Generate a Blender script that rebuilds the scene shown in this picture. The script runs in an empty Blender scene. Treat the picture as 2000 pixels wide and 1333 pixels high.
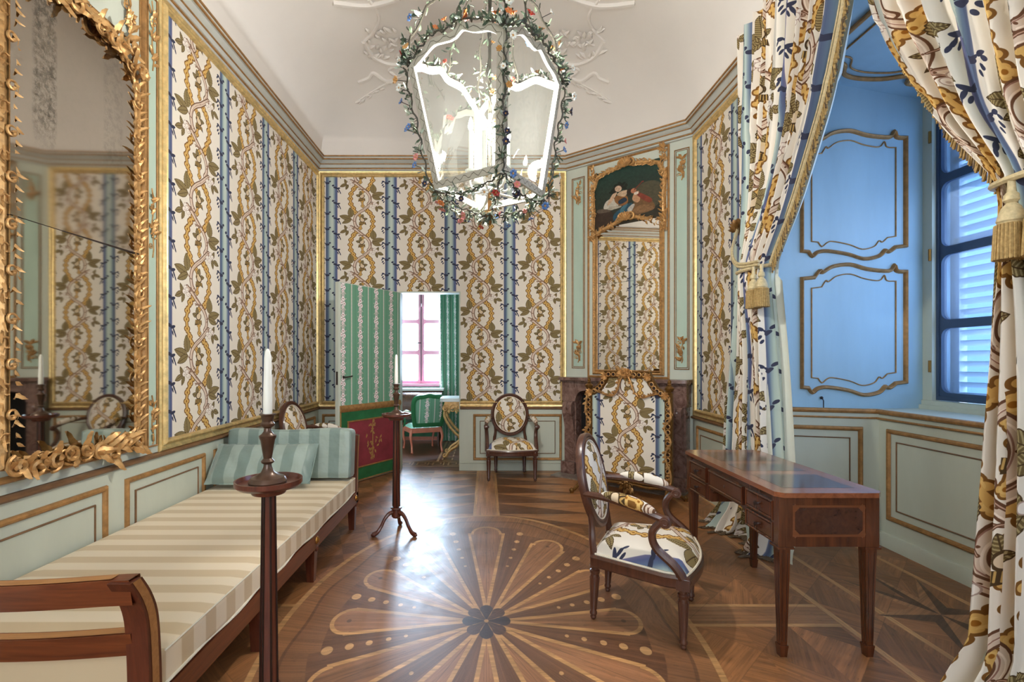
import bpy, bmesh, math, random
import numpy as np
from mathutils import Matrix, Vector

# ------------------------------------------------------------------ camera, world, lights, exposure
scene = bpy.context.scene
COL = scene.collection
FPX, PPX, PPY, EYE = 970.0, 950.0, 702.0, 1.35      # focal length and principal point in photo pixels, eye height in metres

cam_data = bpy.data.cameras.new('camera')
cam_data.sensor_fit = 'HORIZONTAL'
cam_data.sensor_width = 36.0
cam_data.lens = FPX / 2000 * 36.0
cam_data.shift_x = (1000 - PPX) / 2000
cam_data.shift_y = (PPY - 666.5) / 2000
cam_data.clip_start = 0.05
cam = bpy.data.objects.new('camera', cam_data)
cam.location = (0, 0, EYE)
cam.rotation_euler = (math.radians(90), 0, 0)
COL.objects.link(cam)
scene.camera = cam

world = bpy.data.worlds.new('sky')
scene.world = world
world.use_nodes = True
_bg = world.node_tree.nodes['Background']
_bg.inputs['Color'].default_value = (0.72, 0.85, 1.0, 1)
_bg.inputs['Strength'].default_value = 5.0

scene.view_settings.view_transform = 'Standard'
scene.view_settings.look = 'None'
scene.view_settings.gamma = 1.0
scene.view_settings.use_curve_mapping = False
scene.view_settings.exposure = 0.26
cy = scene.cycles
cy.max_bounces = 7
cy.diffuse_bounces = 4
cy.glossy_bounces = 4
cy.transmission_bounces = 4
cy.transparent_max_bounces = 12
cy.caustics_reflective = False
cy.caustics_refractive = False
cy.sample_clamp_indirect = 6.0
cy.sample_clamp_direct = 0.0
cy.use_denoising = True
try:
    cy.denoiser = 'OPENIMAGEDENOISE'
except Exception:
    pass
cy.use_adaptive_sampling = True
cy.adaptive_threshold = 0.02


def area_light(name, loc, target, sx, sy, watts, color):
    d = bpy.data.lights.new(name, 'AREA')
    d.shape = 'RECTANGLE'
    d.size, d.size_y = sx, sy
    d.energy = watts
    d.color = color
    o = bpy.data.objects.new(name, d)
    o.location = loc
    o.rotation_euler = (Vector(target) - Vector(loc)).to_track_quat('-Z', 'Y').to_euler()
    COL.objects.link(o)
    return o


def point_light(name, loc, radius, watts, color):
    d = bpy.data.lights.new(name, 'POINT')
    d.shadow_soft_size = radius
    d.energy = watts
    d.color = color
    o = bpy.data.objects.new(name, d)
    o.location = loc
    COL.objects.link(o)
    return o


# daylight: the deep window recess and the green room's window; plus an added fill lamp behind the camera
area_light('daylight_recess', (3.52, 2.66, 1.85), (2.0, 2.75, 1.6), 2.1, 1.5, 40, (0.88, 0.88, 0.94))
area_light('daylight_green_room', (-1.09, 8.42, 1.7), (-0.9, 6.0, 1.2), 0.66, 1.4, 150, (0.62, 0.80, 1.0))
area_light('fill_behind', (-0.4, -2.0, 2.3), (0.0, 4.5, 1.7), 2.6, 2.4, 48, (1.0, 0.94, 0.86))

# room dimensions (metres)
XL, XR, YB, YF = -2.05, 2.13, 6.03, -2.2            # left wall, window wall, far wall, wall behind the camera
CA, CB = Vector((0.976, 6.03)), Vector((2.13, 5.08))  # the cut-off corner with the fireplace
NC, NF, NN = 2.66, 3.86, 1.46                       # window recess: centre, far and near reveal
ZC0, ZC1, ZTOP = 3.63, 3.776, 4.55                  # cornice and ceiling
XW = 3.44                                           # window plane


def P(px, py, Y):
    return Vector(((px - PPX) * Y / FPX, Y, EYE - (py - PPY) * Y / FPX))


def G(px, py):
    Y = FPX * EYE / (py - PPY)
    return Vector(((px - PPX) * Y / FPX, Y, 0))


# ------------------------------------------------------------------ object bookkeeping
MAT_OF = {}


def tag(o, label=None, cat=None, group=None, kind=None):
    if label: o['label'] = label
    if cat: o['category'] = cat
    if group: o['group'] = group
    if kind: o['kind'] = kind
    return o


def thing(name, label, cat, loc=(0, 0, 0), rotz=0.0, group=None, kind=None):
    o = bpy.data.objects.new(name, None)
    o.empty_display_size = 0.1
    o.location = loc
    o.rotation_euler = (0, 0, rotz)
    COL.objects.link(o)
    MAT_OF[o.name] = Matrix.Translation(Vector(loc)) @ Matrix.Rotation(rotz, 4, 'Z')
    return tag(o, label, cat, group, kind)


class MB:
    """collects geometry and links it as one mesh object"""
    def __init__(s):
        s.v, s.f, s.uv, s.mi = [], [], {}, []

    def add(s, verts, faces, mat=0, M=None, uvs=None):
        b = len(s.v)
        if M is not None:
            s.v.extend([tuple(M @ Vector(p)) for p in verts])
        else:
            s.v.extend([tuple(p) for p in verts])
        if uvs is not None:
            for i, q in enumerate(uvs):
                s.uv[b + i] = q
        s.f.extend([tuple(b + i for i in f) for f in faces])
        s.mi.extend([mat] * len(faces))

    def box(s, x0, x1, y0, y1, z0, z1, mat=0, M=None, uv=None):
        vs = [(x0, y0, z0), (x1, y0, z0), (x1, y1, z0), (x0, y1, z0), (x0, y0, z1), (x1, y0, z1), (x1, y1, z1), (x0, y1, z1)]
        s.add(vs, [(0, 3, 2, 1), (4, 5, 6, 7), (0, 1, 5, 4), (1, 2, 6, 5), (2, 3, 7, 6), (3, 0, 4, 7)], mat, M, [uv(*p) for p in vs] if uv else None)

    def quad(s, a, b, c, d, mat=0, uvs=None):
        s.add([a, b, c, d], [(0, 1, 2, 3)], mat, None, uvs)

    def grid(s, fn, nu, nv, mat=0, M=None, uv=None, closed_u=False):
        vs, us = [], []
        for j in range(nv + 1):
            for i in range(nu + 1):
                vs.append(fn(i / nu, j / nv))
                if uv: us.append(uv(i / nu, j / nv))
        w = nu + 1
        fs = [(j * w + i, j * w + i + 1, (j + 1) * w + i + 1, (j + 1) * w + i) for j in range(nv) for i in range(nu)]
        s.add(vs, fs, mat, M, us if uv else None)

    def tube(s, pts, r, seg=8, mat=0, M=None, cap=True, flat=1.0, closed=False):
        pts = [Vector(p) for p in pts]
        n = len(pts)
        rs = r if isinstance(r, (list, tuple)) else [r] * n
        t0 = (pts[1] - pts[0]).normalized()
        ref = Vector((0, 0, 1)) if abs(t0.z) < 0.9 else Vector((0, 1, 0))
        a = t0.cross(ref).normalized()
        vs = []
        for i in range(n):
            if closed: t = (pts[(i + 1) % n] - pts[i - 1])
            else: t = (pts[min(i + 1, n - 1)] - pts[max(i - 1, 0)])
            if t.length < 1e-9: t = t0
            t.normalize()
            a = (a - t * a.dot(t))
            a = a.normalized() if a.length > 1e-6 else t.orthogonal().normalized()
            b = t.cross(a)
            for k in range(seg):
                an = 2 * math.pi * k / seg
                vs.append(pts[i] + a * (math.cos(an) * rs[i]) + b * (math.sin(an) * rs[i] * flat))
        fs = []
        for i in range(n if closed else n - 1):
            j = (i + 1) % n
            for k in range(seg):
                fs.append((i * seg + k, i * seg + (k + 1) % seg, j * seg + (k + 1) % seg, j * seg + k))
        if cap and not closed:
            fs.append(tuple(range(seg - 1, -1, -1)))
            fs.append(tuple((n - 1) * seg + k for k in range(seg)))
        s.add(vs, fs, mat, M)

    def lathe(s, prof, seg=16, mat=0, M=None, ex=1.0, ey=1.0):
        vs = []
        for (r, z) in prof:
            for k in range(seg):
                an = 2 * math.pi * k / seg
                vs.append((r * math.cos(an) * ex, r * math.sin(an) * ey, z))
        n = len(prof)
        fs = [(i * seg + k, i * seg + (k + 1) % seg, (i + 1) * seg + (k + 1) % seg, (i + 1) * seg + k) for i in range(n - 1) for k in range(seg)]
        fs.append(tuple(range(seg - 1, -1, -1)))
        fs.append(tuple((n - 1) * seg + k for k in range(seg)))
        s.add(vs, fs, mat, M)

    def sweep(s, path, prof, M=None, closed=True, mat=0):
        """mitred moulding: path = (u, v) polyline, prof = (sideways offset, height) pairs; M maps (u, v, w)"""
        n = len(path)
        p = [Vector(q) for q in path]
        vs = []
        for i in range(n):
            if closed or 0 < i < n - 1:
                d0 = (p[i] - p[i - 1]).normalized()
                d1 = (p[(i + 1) % n] - p[i]).normalized()
            else:
                d0 = d1 = (p[1] - p[0]).normalized() if i == 0 else (p[-1] - p[-2]).normalized()
            n0 = Vector((-d0.y, d0.x)); n1 = Vector((-d1.y, d1.x))
            m = n0 + n1
            m = m.normalized() if m.length > 1e-6 else n0
            k = 1.0 / max(0.35, m.dot(n0))
            for (o, w) in prof:
                q = p[i] + m * (o * k)
                vs.append((q.x, q.y, w))
        m_ = len(prof)
        fs = []
        for i in range(n if closed else n - 1):
            j = (i + 1) % n
            for k in range(m_ - 1):
                fs.append((i * m_ + k, j * m_ + k, j * m_ + k + 1, i * m_ + k + 1))
        if not closed:
            fs.append(tuple(range(m_)))
            fs.append(tuple((n - 1) * m_ + k for k in range(m_ - 1, -1, -1)))
        s.add(vs, fs, mat, M)

    def prism(s, poly, w0, w1, M=None, mat=0, uv=None):
        n = len(poly)
        vs = [(q[0], q[1], w0) for q in poly] + [(q[0], q[1], w1) for q in poly]
        fs = [tuple(range(n - 1, -1, -1)), tuple(range(n, 2 * n))] + [(i, (i + 1) % n, n + (i + 1) % n, n + i) for i in range(n)]
        s.add(vs, fs, mat, M, [uv(q[0], q[1]) for q in poly] * 2 if uv else None)

    def ball(s, c, r, seg=10, rings=6, mat=0, sc=(1, 1, 1)):
        vs = []
        for j in range(rings + 1):
            ph = math.pi * j / rings
            for k in range(seg):
                an = 2 * math.pi * k / seg
                rr = max(math.sin(ph), 0.02)
                vs.append((c[0] + r * rr * math.cos(an) * sc[0], c[1] + r * rr * math.sin(an) * sc[1], c[2] + r * math.cos(ph) * sc[2]))
        fs = [(j * seg + k, (j + 1) * seg + k, (j + 1) * seg + (k + 1) % seg, j * seg + (k + 1) % seg) for j in range(rings) for k in range(seg)]
        fs.append(tuple(range(seg)))
        fs.append(tuple(rings * seg + k for k in range(seg - 1, -1, -1)))
        s.add(vs, fs, mat)

    def build(s, name, mats, parent=None, world=False, angle=35, smooth=True, fix=False):
        me = bpy.data.meshes.new(name)
        v = s.v
        if world and parent is not None and parent.name in MAT_OF:
            Mi = MAT_OF[parent.name].inverted()
            v = [tuple(Mi @ Vector(p)) for p in v]
        me.from_pydata(v, [], s.f)
        if not isinstance(mats, (list, tuple)): mats = [mats]
        for m in mats: me.materials.append(m)
        me.polygons.foreach_set('material_index', s.mi)
        if s.uv:
            lay = me.uv_layers.new(name='UVMap')
            li = np.empty(len(me.loops), dtype=np.int32)
            me.loops.foreach_get('vertex_index', li)
            arr = np.zeros((len(v), 2), dtype=np.float32)
            for k, q in s.uv.items(): arr[k] = q
            lay.data.foreach_set('uv', arr[li].ravel())
        if fix:
            bm = bmesh.new(); bm.from_mesh(me)
            bmesh.ops.recalc_face_normals(bm, faces=bm.faces)
            bm.to_mesh(me); bm.free()
        me.update()
        if smooth:
            me.polygons.foreach_set('use_smooth', [True] * len(me.polygons))
            me.set_sharp_from_angle(angle=math.radians(angle))
        o = bpy.data.objects.new(name, me)
        COL.objects.link(o)
        if parent is not None:
            o.parent = parent
            if parent.name in MAT_OF: MAT_OF[o.name] = MAT_OF[parent.name]
        return o


def structure(name, mb, mats, parent=None, label=None, **k):
    o = mb.build(name, mats, parent, **k)
    if parent is None:
        o['kind'] = 'structure'
        if label: o['label'] = label
    return o


def catmull(pts, n=8, closed=False):
    P_ = [np.array(p, float) for p in pts]
    N = len(P_)
    out = []
    rng = range(N) if closed else range(N - 1)
    for i in rng:
        p0 = P_[(i - 1) % N] if closed or i > 0 else P_[0]
        p1 = P_[i]; p2 = P_[(i + 1) % N]
        p3 = P_[(i + 2) % N] if closed or i + 2 < N else P_[-1]
        for k in range(n):
            t = k / n
            out.append(tuple(0.5 * ((2 * p1) + (-p0 + p2) * t + (2 * p0 - 5 * p1 + 4 * p2 - p3) * t * t + (-p0 + 3 * p1 - 3 * p2 + p3) * t ** 3)))
    if not closed: out.append(tuple(P_[-1]))
    return out


def interp(x, pts):
    xs = [p[0] for p in pts]; ys = [p[1] for p in pts]
    if xs[0] > xs[-1]: xs, ys = xs[::-1], ys[::-1]
    return float(np.interp(x, xs, ys))


def rect(u0, u1, v0, v1):
    return [(u0, v0), (u1, v0), (u1, v1), (u0, v1)]      # counter-clockwise: the left-hand side is the inside


# wall frames: (u along the wall, v = height, w out of the wall into the room)
def wall_matrix(origin, udir, ndir):
    u = Vector((udir[0], udir[1], 0)).normalized(); n = Vector((ndir[0], ndir[1], 0)).normalized()
    M = Matrix.Identity(4)
    M.col[0][:3] = u; M.col[1][:3] = (0, 0, 1); M.col[2][:3] = n
    M.col[3][:3] = (origin[0], origin[1], 0)
    return M


W_LEFT = wall_matrix((XL, 0), (0, 1), (1, 0))            # u = Y
W_BACK = wall_matrix((0, YB), (1, 0), (0, -1))           # u = X
W_RIGHT = wall_matrix((XR, 0), (0, -1), (-1, 0))         # u = -Y
_d = (CB - CA).normalized()
CHN = Vector((_d.y, -_d.x)) if (_d.y) < 0 else Vector((-_d.y, _d.x))
W_CHIM = wall_matrix(CA, _d, CHN)                        # u from the far wall towards the window wall
CHL = (CB - CA).length


def chim_u(px):
    k = (px - PPX) / FPX                                  # X = k Y on the corner wall
    t = (k * CA.y - CA.x) / (_d.x - k * _d.y)
    return t


def chim_z(px, py):
    Y = CA.y + _d.y * chim_u(px)
    return EYE - (py - PPY) * Y / FPX
# ------------------------------------------------------------------ computed patterns (cloth repeat, inlaid floor, picture)
class Canvas:
    """a small painter on a numpy array; y points up; wraps at its borders when asked"""
    def __init__(s, W, Hh, x0, x1, y0, y1, col, wrap=False):
        s.W, s.H, s.x0, s.y0 = W, Hh, x0, y0
        s.sx, s.sy = W / (x1 - x0), Hh / (y1 - y0)
        s.a = np.empty((Hh, W, 3), np.float32); s.a[:] = np.array(col, np.float32) / 255
        s.wrap = wrap

    def win(s, xa, xb, ya, yb):
        i0, i1 = int(math.floor((xa - s.x0) * s.sx)) - 2, int(math.ceil((xb - s.x0) * s.sx)) + 2
        j0, j1 = int(math.floor((ya - s.y0) * s.sy)) - 2, int(math.ceil((yb - s.y0) * s.sy)) + 2
        if not s.wrap:
            i0, i1, j0, j1 = max(i0, 0), min(i1, s.W), max(j0, 0), min(j1, s.H)
        i = np.arange(i0, i1); j = np.arange(j0, j1)
        X, Y = np.meshgrid((i + .5) / s.sx + s.x0, (j + .5) / s.sy + s.y0)
        return i % s.W, j % s.H, X, Y

    def put(s, i, j, alpha, col):
        if alpha.size == 0: return
        ix = np.ix_(j, i)
        al = np.clip(alpha, 0, 1)[..., None]
        c = np.asarray(col, np.float32)
        s.a[ix] = s.a[ix] * (1 - al) + (c / 255) * al

    def disc(s, x, y, rx, ry=None, col=(0, 0, 0), ang=0.0, op=1.0):
        ry = ry or rx; r = max(rx, ry)
        i, j, X, Y = s.win(x - r, x + r, y - r, y + r)
        c, n = math.cos(ang), math.sin(ang)
        u = (X - x) * c + (Y - y) * n; v = -(X - x) * n + (Y - y) * c
        d = (np.sqrt((u / rx) ** 2 + (v / ry) ** 2) - 1) * min(rx, ry)
        s.put(i, j, (0.5 - d * min(s.sx, s.sy)) * op, col)

    def stroke(s, pts, w, col, op=1.0):
        pts = np.array(pts, float)
        m = w
        i, j, X, Y = s.win(pts[:, 0].min() - m, pts[:, 0].max() + m, pts[:, 1].min() - m, pts[:, 1].max() + m)
        D = np.full(X.shape, 1e9)
        for a, b in zip(pts[:-1], pts[1:]):
            ab = b - a; L = (ab ** 2).sum() + 1e-12
            t = np.clip(((X - a[0]) * ab[0] + (Y - a[1]) * ab[1]) / L, 0, 1)
            D = np.minimum(D, np.hypot(X - a[0] - t * ab[0], Y - a[1] - t * ab[1]))
        s.put(i, j, (0.5 - (D - w / 2) * min(s.sx, s.sy)) * op, col)

    def poly(s, pts, col, op=1.0):
        pts = np.array(pts, float)
        i, j, X, Y = s.win(pts[:, 0].min(), pts[:, 0].max(), pts[:, 1].min(), pts[:, 1].max())
        inside = np.zeros(X.shape, bool); D = np.full(X.shape, 1e9)
        n = len(pts)
        for k in range(n):
            a, b = pts[k], pts[(k + 1) % n]
            c = ((a[1] > Y) != (b[1] > Y)) & (X < (b[0] - a[0]) * (Y - a[1]) / (b[1] - a[1] + 1e-12) + a[0])
            inside ^= c
            ab = b - a; L = (ab ** 2).sum() + 1e-12
            t = np.clip(((X - a[0]) * ab[0] + (Y - a[1]) * ab[1]) / L, 0, 1)
            D = np.minimum(D, np.hypot(X - a[0] - t * ab[0], Y - a[1] - t * ab[1]))
        d = np.where(inside, -D, D)
        s.put(i, j, (0.5 - d * min(s.sx, s.sy)) * op, col)

    def leaf(s, xa, ya, xb, yb, w, fill, line, hatch=10.0, pale=None):
        L = math.hypot(xb - xa, yb - ya); cx, cy_ = (xa + xb) / 2, (ya + yb) / 2
        i, j, X, Y = s.win(cx - L * .7, cx + L * .7, cy_ - L * .7, cy_ + L * .7)
        ux, uy = (xb - xa) / L, (yb - ya) / L
        t = ((X - xa) * ux + (Y - ya) * uy) / L; v = (-(X - xa) * uy + (Y - ya) * ux)
        tt = np.clip(t, 0, 1)
        hw = w * np.power(np.sin(np.pi * np.power(tt, .8)), .75) * (1 + .10 * np.abs(np.sin(tt * L / 5.5)))
        d = np.abs(v) - hw
        d = np.where((t < 0) | (t > 1), 99, d)
        s.put(i, j, .5 - d * s.sx * .8, line)
        s.put(i, j, .5 - (d + 4.0) * s.sx * .8, fill)
        h = (np.sin((t * L - np.abs(v) * .55) / hatch * 2 * np.pi) > .25)
        s.put(i, j, np.where(h, .5 - (d + 3.0) * s.sx * .8, 0) * .8, pale or tuple(min(255, c * 1.5 + 30) for c in fill))
        s.put(i, j, np.where((t > 0) & (t < 1), .5 - (np.abs(v) - 1.6) * s.sx, 0), line)

    def image(s, name):
        im = bpy.data.images.new(name, s.W, s.H)
        px = np.ones((s.H, s.W, 4), np.float32); px[..., :3] = np.clip(s.a, 0, 1)
        im.pixels.foreach_set(px.ravel()); im.update(); im.pack()
        return im


CLOTH_W, CLOTH_H = 0.719, 0.558                          # one repeat of the printed cloth in metres


def make_cloth():
    Wz, Hz = 735.0, 570.0
    c = Canvas(1024, 794, 0, Wz, -Hz, 0, (232, 222, 208), wrap=True)
    i, j, X, Y = c.win(2, Wz - 2, -Hz + 2, -2)
    X, Y = np.meshgrid((np.arange(c.W) + .5) / c.sx, np.zeros(c.H))
    st = np.clip((X - 590) / 145, 0, 1)
    stops = [0, .08, .19, .33, .55, .70, .82, .92, 1]
    cols = np.array([(100, 106, 130), (84, 96, 124), (100, 118, 140), (172, 188, 182), (198, 208, 196), (166, 180, 178), (98, 114, 144), (88, 96, 134), (120, 112, 144)], float)
    sc = np.stack([np.interp(st, stops, cols[:, k]) for k in range(3)], -1)
    al = np.clip((X - 588) / 4, 0, 1) * np.clip((735.5 - X) / 2, 0, 1)
    c.a = (c.a * (1 - al[..., None]) + sc / 255 * al[..., None]).astype(np.float32)
    navy = (58, 60, 80)

    def sh(p): return (p[0] - 125, -p[1])
    for k in range(3):                                   # dark sprigs climbing both edges of the stripe
        o = k * 190
        for (x, y, rx, ry, a) in [(690, 163, 17, 10, -.2), (735, 184, 26, 13, .1), (765, 163, 14, 10, .3), (720, 176, 20, 7, -.5), (685, 206, 16, 8, .8), (697, 226, 14, 7, .9), (676, 180, 14, 7, .9)]:
            q = sh((x, y + o)); c.disc(q[0], q[1], rx, ry, navy, a)
        for (x, y, rx, ry, a) in [(805, 212, 15, 11, .4), (832, 238, 25, 12, -.3), (868, 248, 26, 11, .25), (880, 274, 7, 24, .5), (866, 288, 6, 17, .4), (894, 300, 6, 18, .4)]:
            q = sh((x, y + o)); c.disc(q[0], q[1], rx, ry, navy, a)
    gold, brown, pink, dark = (210, 168, 98), (124, 84, 38), (214, 192, 172), (104, 70, 50)
    chains = [[(365, 210), (325, 255), (292, 315), (283, 375), (290, 440), (320, 495), (343, 545)],
              [(485, 515), (525, 553), (555, 600), (562, 655), (560, 718), (535, 773), (508, 825)],
              [(436, 290), (425, 350), (430, 405), (437, 465)], [(400, 580), (418, 630), (415, 690), (407, 742)]]
    rad = [30, 30, 22, 22]
    for ch, r in zip(chains, rad):
        q = [sh(p) for p in ch]
        for (x, y) in q:
            for (ex, ey) in ((0, r), (r, 0), (0, -r), (-r, 0)):
                c.disc(x + ex * .55, y + ey * .55, r * .62, None, brown)
        c.stroke(q, r * 1.2, brown)
        for (x, y) in q:
            for (ex, ey) in ((0, r), (r, 0), (0, -r), (-r, 0)):
                c.disc(x + ex * .48, y + ey * .48, r * .40, None, gold)
            c.disc(x, y, r * .55, None, (220, 182, 112))
        c.stroke(q, r * .62, gold)
        for (x, y) in q:
            c.disc(x, y, r * .25, r * .28, (150, 96, 30))
    br1 = catmull([sh(p) for p in [(290, 150), (340, 178), (385, 212), (440, 256), (492, 296), (525, 350), (528, 405), (505, 440)]], 6)
    br2 = catmull([sh(p) for p in [(552, 432), (505, 468), (455, 508), (395, 546), (350, 592), (336, 650), (348, 705), (372, 730)]], 6)
    twigs = [[(330, 720), (392, 775), (455, 826), (420, 832), (385, 826)], [(545, 432), (590, 445), (612, 472)], [(530, 380), (556, 340), (560, 320)],
             [(330, 655), (296, 628), (280, 610)], [(335, 172), (282, 180), (255, 196)], [(440, 258), (408, 258), (392, 268)], [(336, 742), (290, 748), (255, 768)]]
    for b, w in ((br1, 34), (br2, 36)):
        c.stroke(b, w + 2, dark); c.stroke(b, w - 11, pink)
        for k, p in enumerate(b[4::9]): c.disc(p[0] + 3, p[1] + 3, 5, 4, dark)
        c.stroke([(p[0] - 6, p[1] - 6) for p in b], 4, (240, 222, 206)); c.stroke([(p[0] + 9, p[1] + 5) for p in b], 3, (150, 110, 96))
    for t in twigs:
        c.stroke(catmull([sh(p) for p in t], 4), 9, dark)
        c.stroke(catmull([sh(p) for p in t], 4), 3, (196, 160, 140))
    olive, od, op_ = (110, 92, 58), (76, 58, 36), (164, 146, 104)
    for (xa, ya, xb, yb, w) in [(572, 312, 562, 192, 33), (556, 338, 704, 305, 27), (556, 350, 668, 384, 22), (296, 606, 280, 482, 31), (292, 624, 148, 588, 27),
                                (298, 628, 180, 680, 22), (606, 462, 634, 404, 15), (620, 474, 694, 502, 17), (602, 470, 618, 540, 15), (246, 776, 210, 702, 16),
                                (236, 764, 154, 798, 17), (256, 768, 228, 834, 15), (420, 345, 404, 278, 19), (404, 344, 352, 330, 14), (420, 628, 442, 566, 19), (440, 632, 498, 622, 14)]:
        a, b = sh((xa, ya)), sh((xb, yb)); c.leaf(a[0], a[1], b[0], b[1], w * 1.16, olive, od, 11, op_)
    for (cx, cy_, f) in ((428, 345, 1), (432, 640, -1)):   # the little hooded flowers
        q = sh((cx, cy_)); c.disc(q[0], q[1], 34, 28, od, .3 * f); c.disc(q[0], q[1], 26, 20, (216, 194, 164), .3 * f)
        sk = [sh(p) for p in [(cx - 40 , cy_ + 25), (cx + 38, cy_ + 25), (cx + 52 * (1 if f < 0 else .8), cy_ + 62), (cx + 22, cy_ + 50), (cx - 14, cy_ + 60), (cx - 48 * (1 if f > 0 else .8), cy_ + 66)]]
        c.poly(sk, od)
        for k in range(6):
            xx = cx - 34 + k * 13
            c.stroke([sh((xx, cy_ + 28)), sh((xx - 2, cy_ + 52))], 5, (196, 160, 96))
        c.disc(*sh((cx + 12 * f, cy_ - 22)), 13, 10, (214, 190, 150))
    for (x, y) in [(582, 435), (566, 484), (540, 466), (605, 450), (270, 726), (256, 756), (302, 768), (288, 742)]:
        q = sh((x, y)); c.disc(q[0], q[1], 20, 18, (176, 152, 140)); c.disc(q[0], q[1], 16.5, 14.5, (238, 228, 218)); c.disc(q[0] + 3, q[1] - 3, 5, 5, (200, 180, 170))
    return c.image('printed_cloth_pattern')


GREEN_W, GREEN_H = 0.25, 0.34


def make_green_cloth():
    c = Canvas(384, 352, 0, 440, -400, 0, (112, 160, 132), wrap=True)
    X, Y = np.meshgrid((np.arange(c.W) + .5) / c.sx, np.zeros(c.H))
    k = np.zeros_like(X)
    base = np.array([(92, 146, 116), (150, 190, 160), (92, 146, 116)], float)
    for (a, b, col) in [(210, 250, (118, 166, 138)), (70, 150, (196, 190, 182)), (308, 338, (206, 202, 192)), (395, 440, (106, 154, 126))]:
        al = (np.clip((X - a) / 3, 0, 1) * np.clip((b - X) / 3, 0, 1))[..., None]
        c.a = (c.a * (1 - al) + np.array(col) / 255 * al).astype(np.float32)
    for q in range(8):
        y = -q * 50 - 10
        c.disc(322, y, 7, 9, (236, 226, 218)); c.disc(322, y, 3, 4, (150, 130, 120))
    for q in range(2):
        y = -q * 200 - 60
        for (dx, dy, r) in [(0, 0, 30), (-26, -50, 24), (22, -62, 27), (-8, -105, 22)]:
            for a in range(6):
                an = a * math.pi / 3
                c.disc(110 + dx * 1.3 + math.cos(an) * r * .9, y + dy + math.sin(an) * r * .7, r * .62, r * .5, (120, 104, 100))
            for a in range(6):
                an = a * math.pi / 3
                c.disc(110 + dx * 1.3 + math.cos(an) * r * .9, y + dy + math.sin(an) * r * .7, r * .48, r * .38, (250, 240, 238))
            c.disc(110 + dx * 1.3, y + dy, r * .36, r * .3, (178, 120, 118))
        for (xa, ya, xb, yb) in [(140, y - 20, 186, y + 6), (84, y - 30, 36, y - 4), (130, y - 110, 178, y - 138), (96, y - 120, 44, y - 150)]:
            c.stroke([(xa, ya), (xb, yb)], 10, (232, 226, 214)); c.stroke([(xa, ya), (xb, yb)], 3, (150, 120, 118))
    return c.image('green_flower_stripe_pattern')


def vnoise(u, v, seed):
    rs = np.random.RandomState(seed); T = rs.rand(512, 512).astype(np.float32)
    iu, iv = np.floor(u).astype(int), np.floor(v).astype(int)
    fu, fv = (u - iu), (v - iv); fu = fu * fu * (3 - 2 * fu); fv = fv * fv * (3 - 2 * fv)
    a = T[iu & 511, iv & 511]; b = T[(iu + 1) & 511, iv & 511]; c = T[iu & 511, (iv + 1) & 511]; d = T[(iu + 1) & 511, (iv + 1) & 511]
    return (a * (1 - fu) + b * fu) * (1 - fv) + (c * (1 - fu) + d * fu) * fv


FX0, FX1, FY0, FY1 = XL - .02, XW, 0.9, YB + .02
MEDY = 2.56


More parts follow.
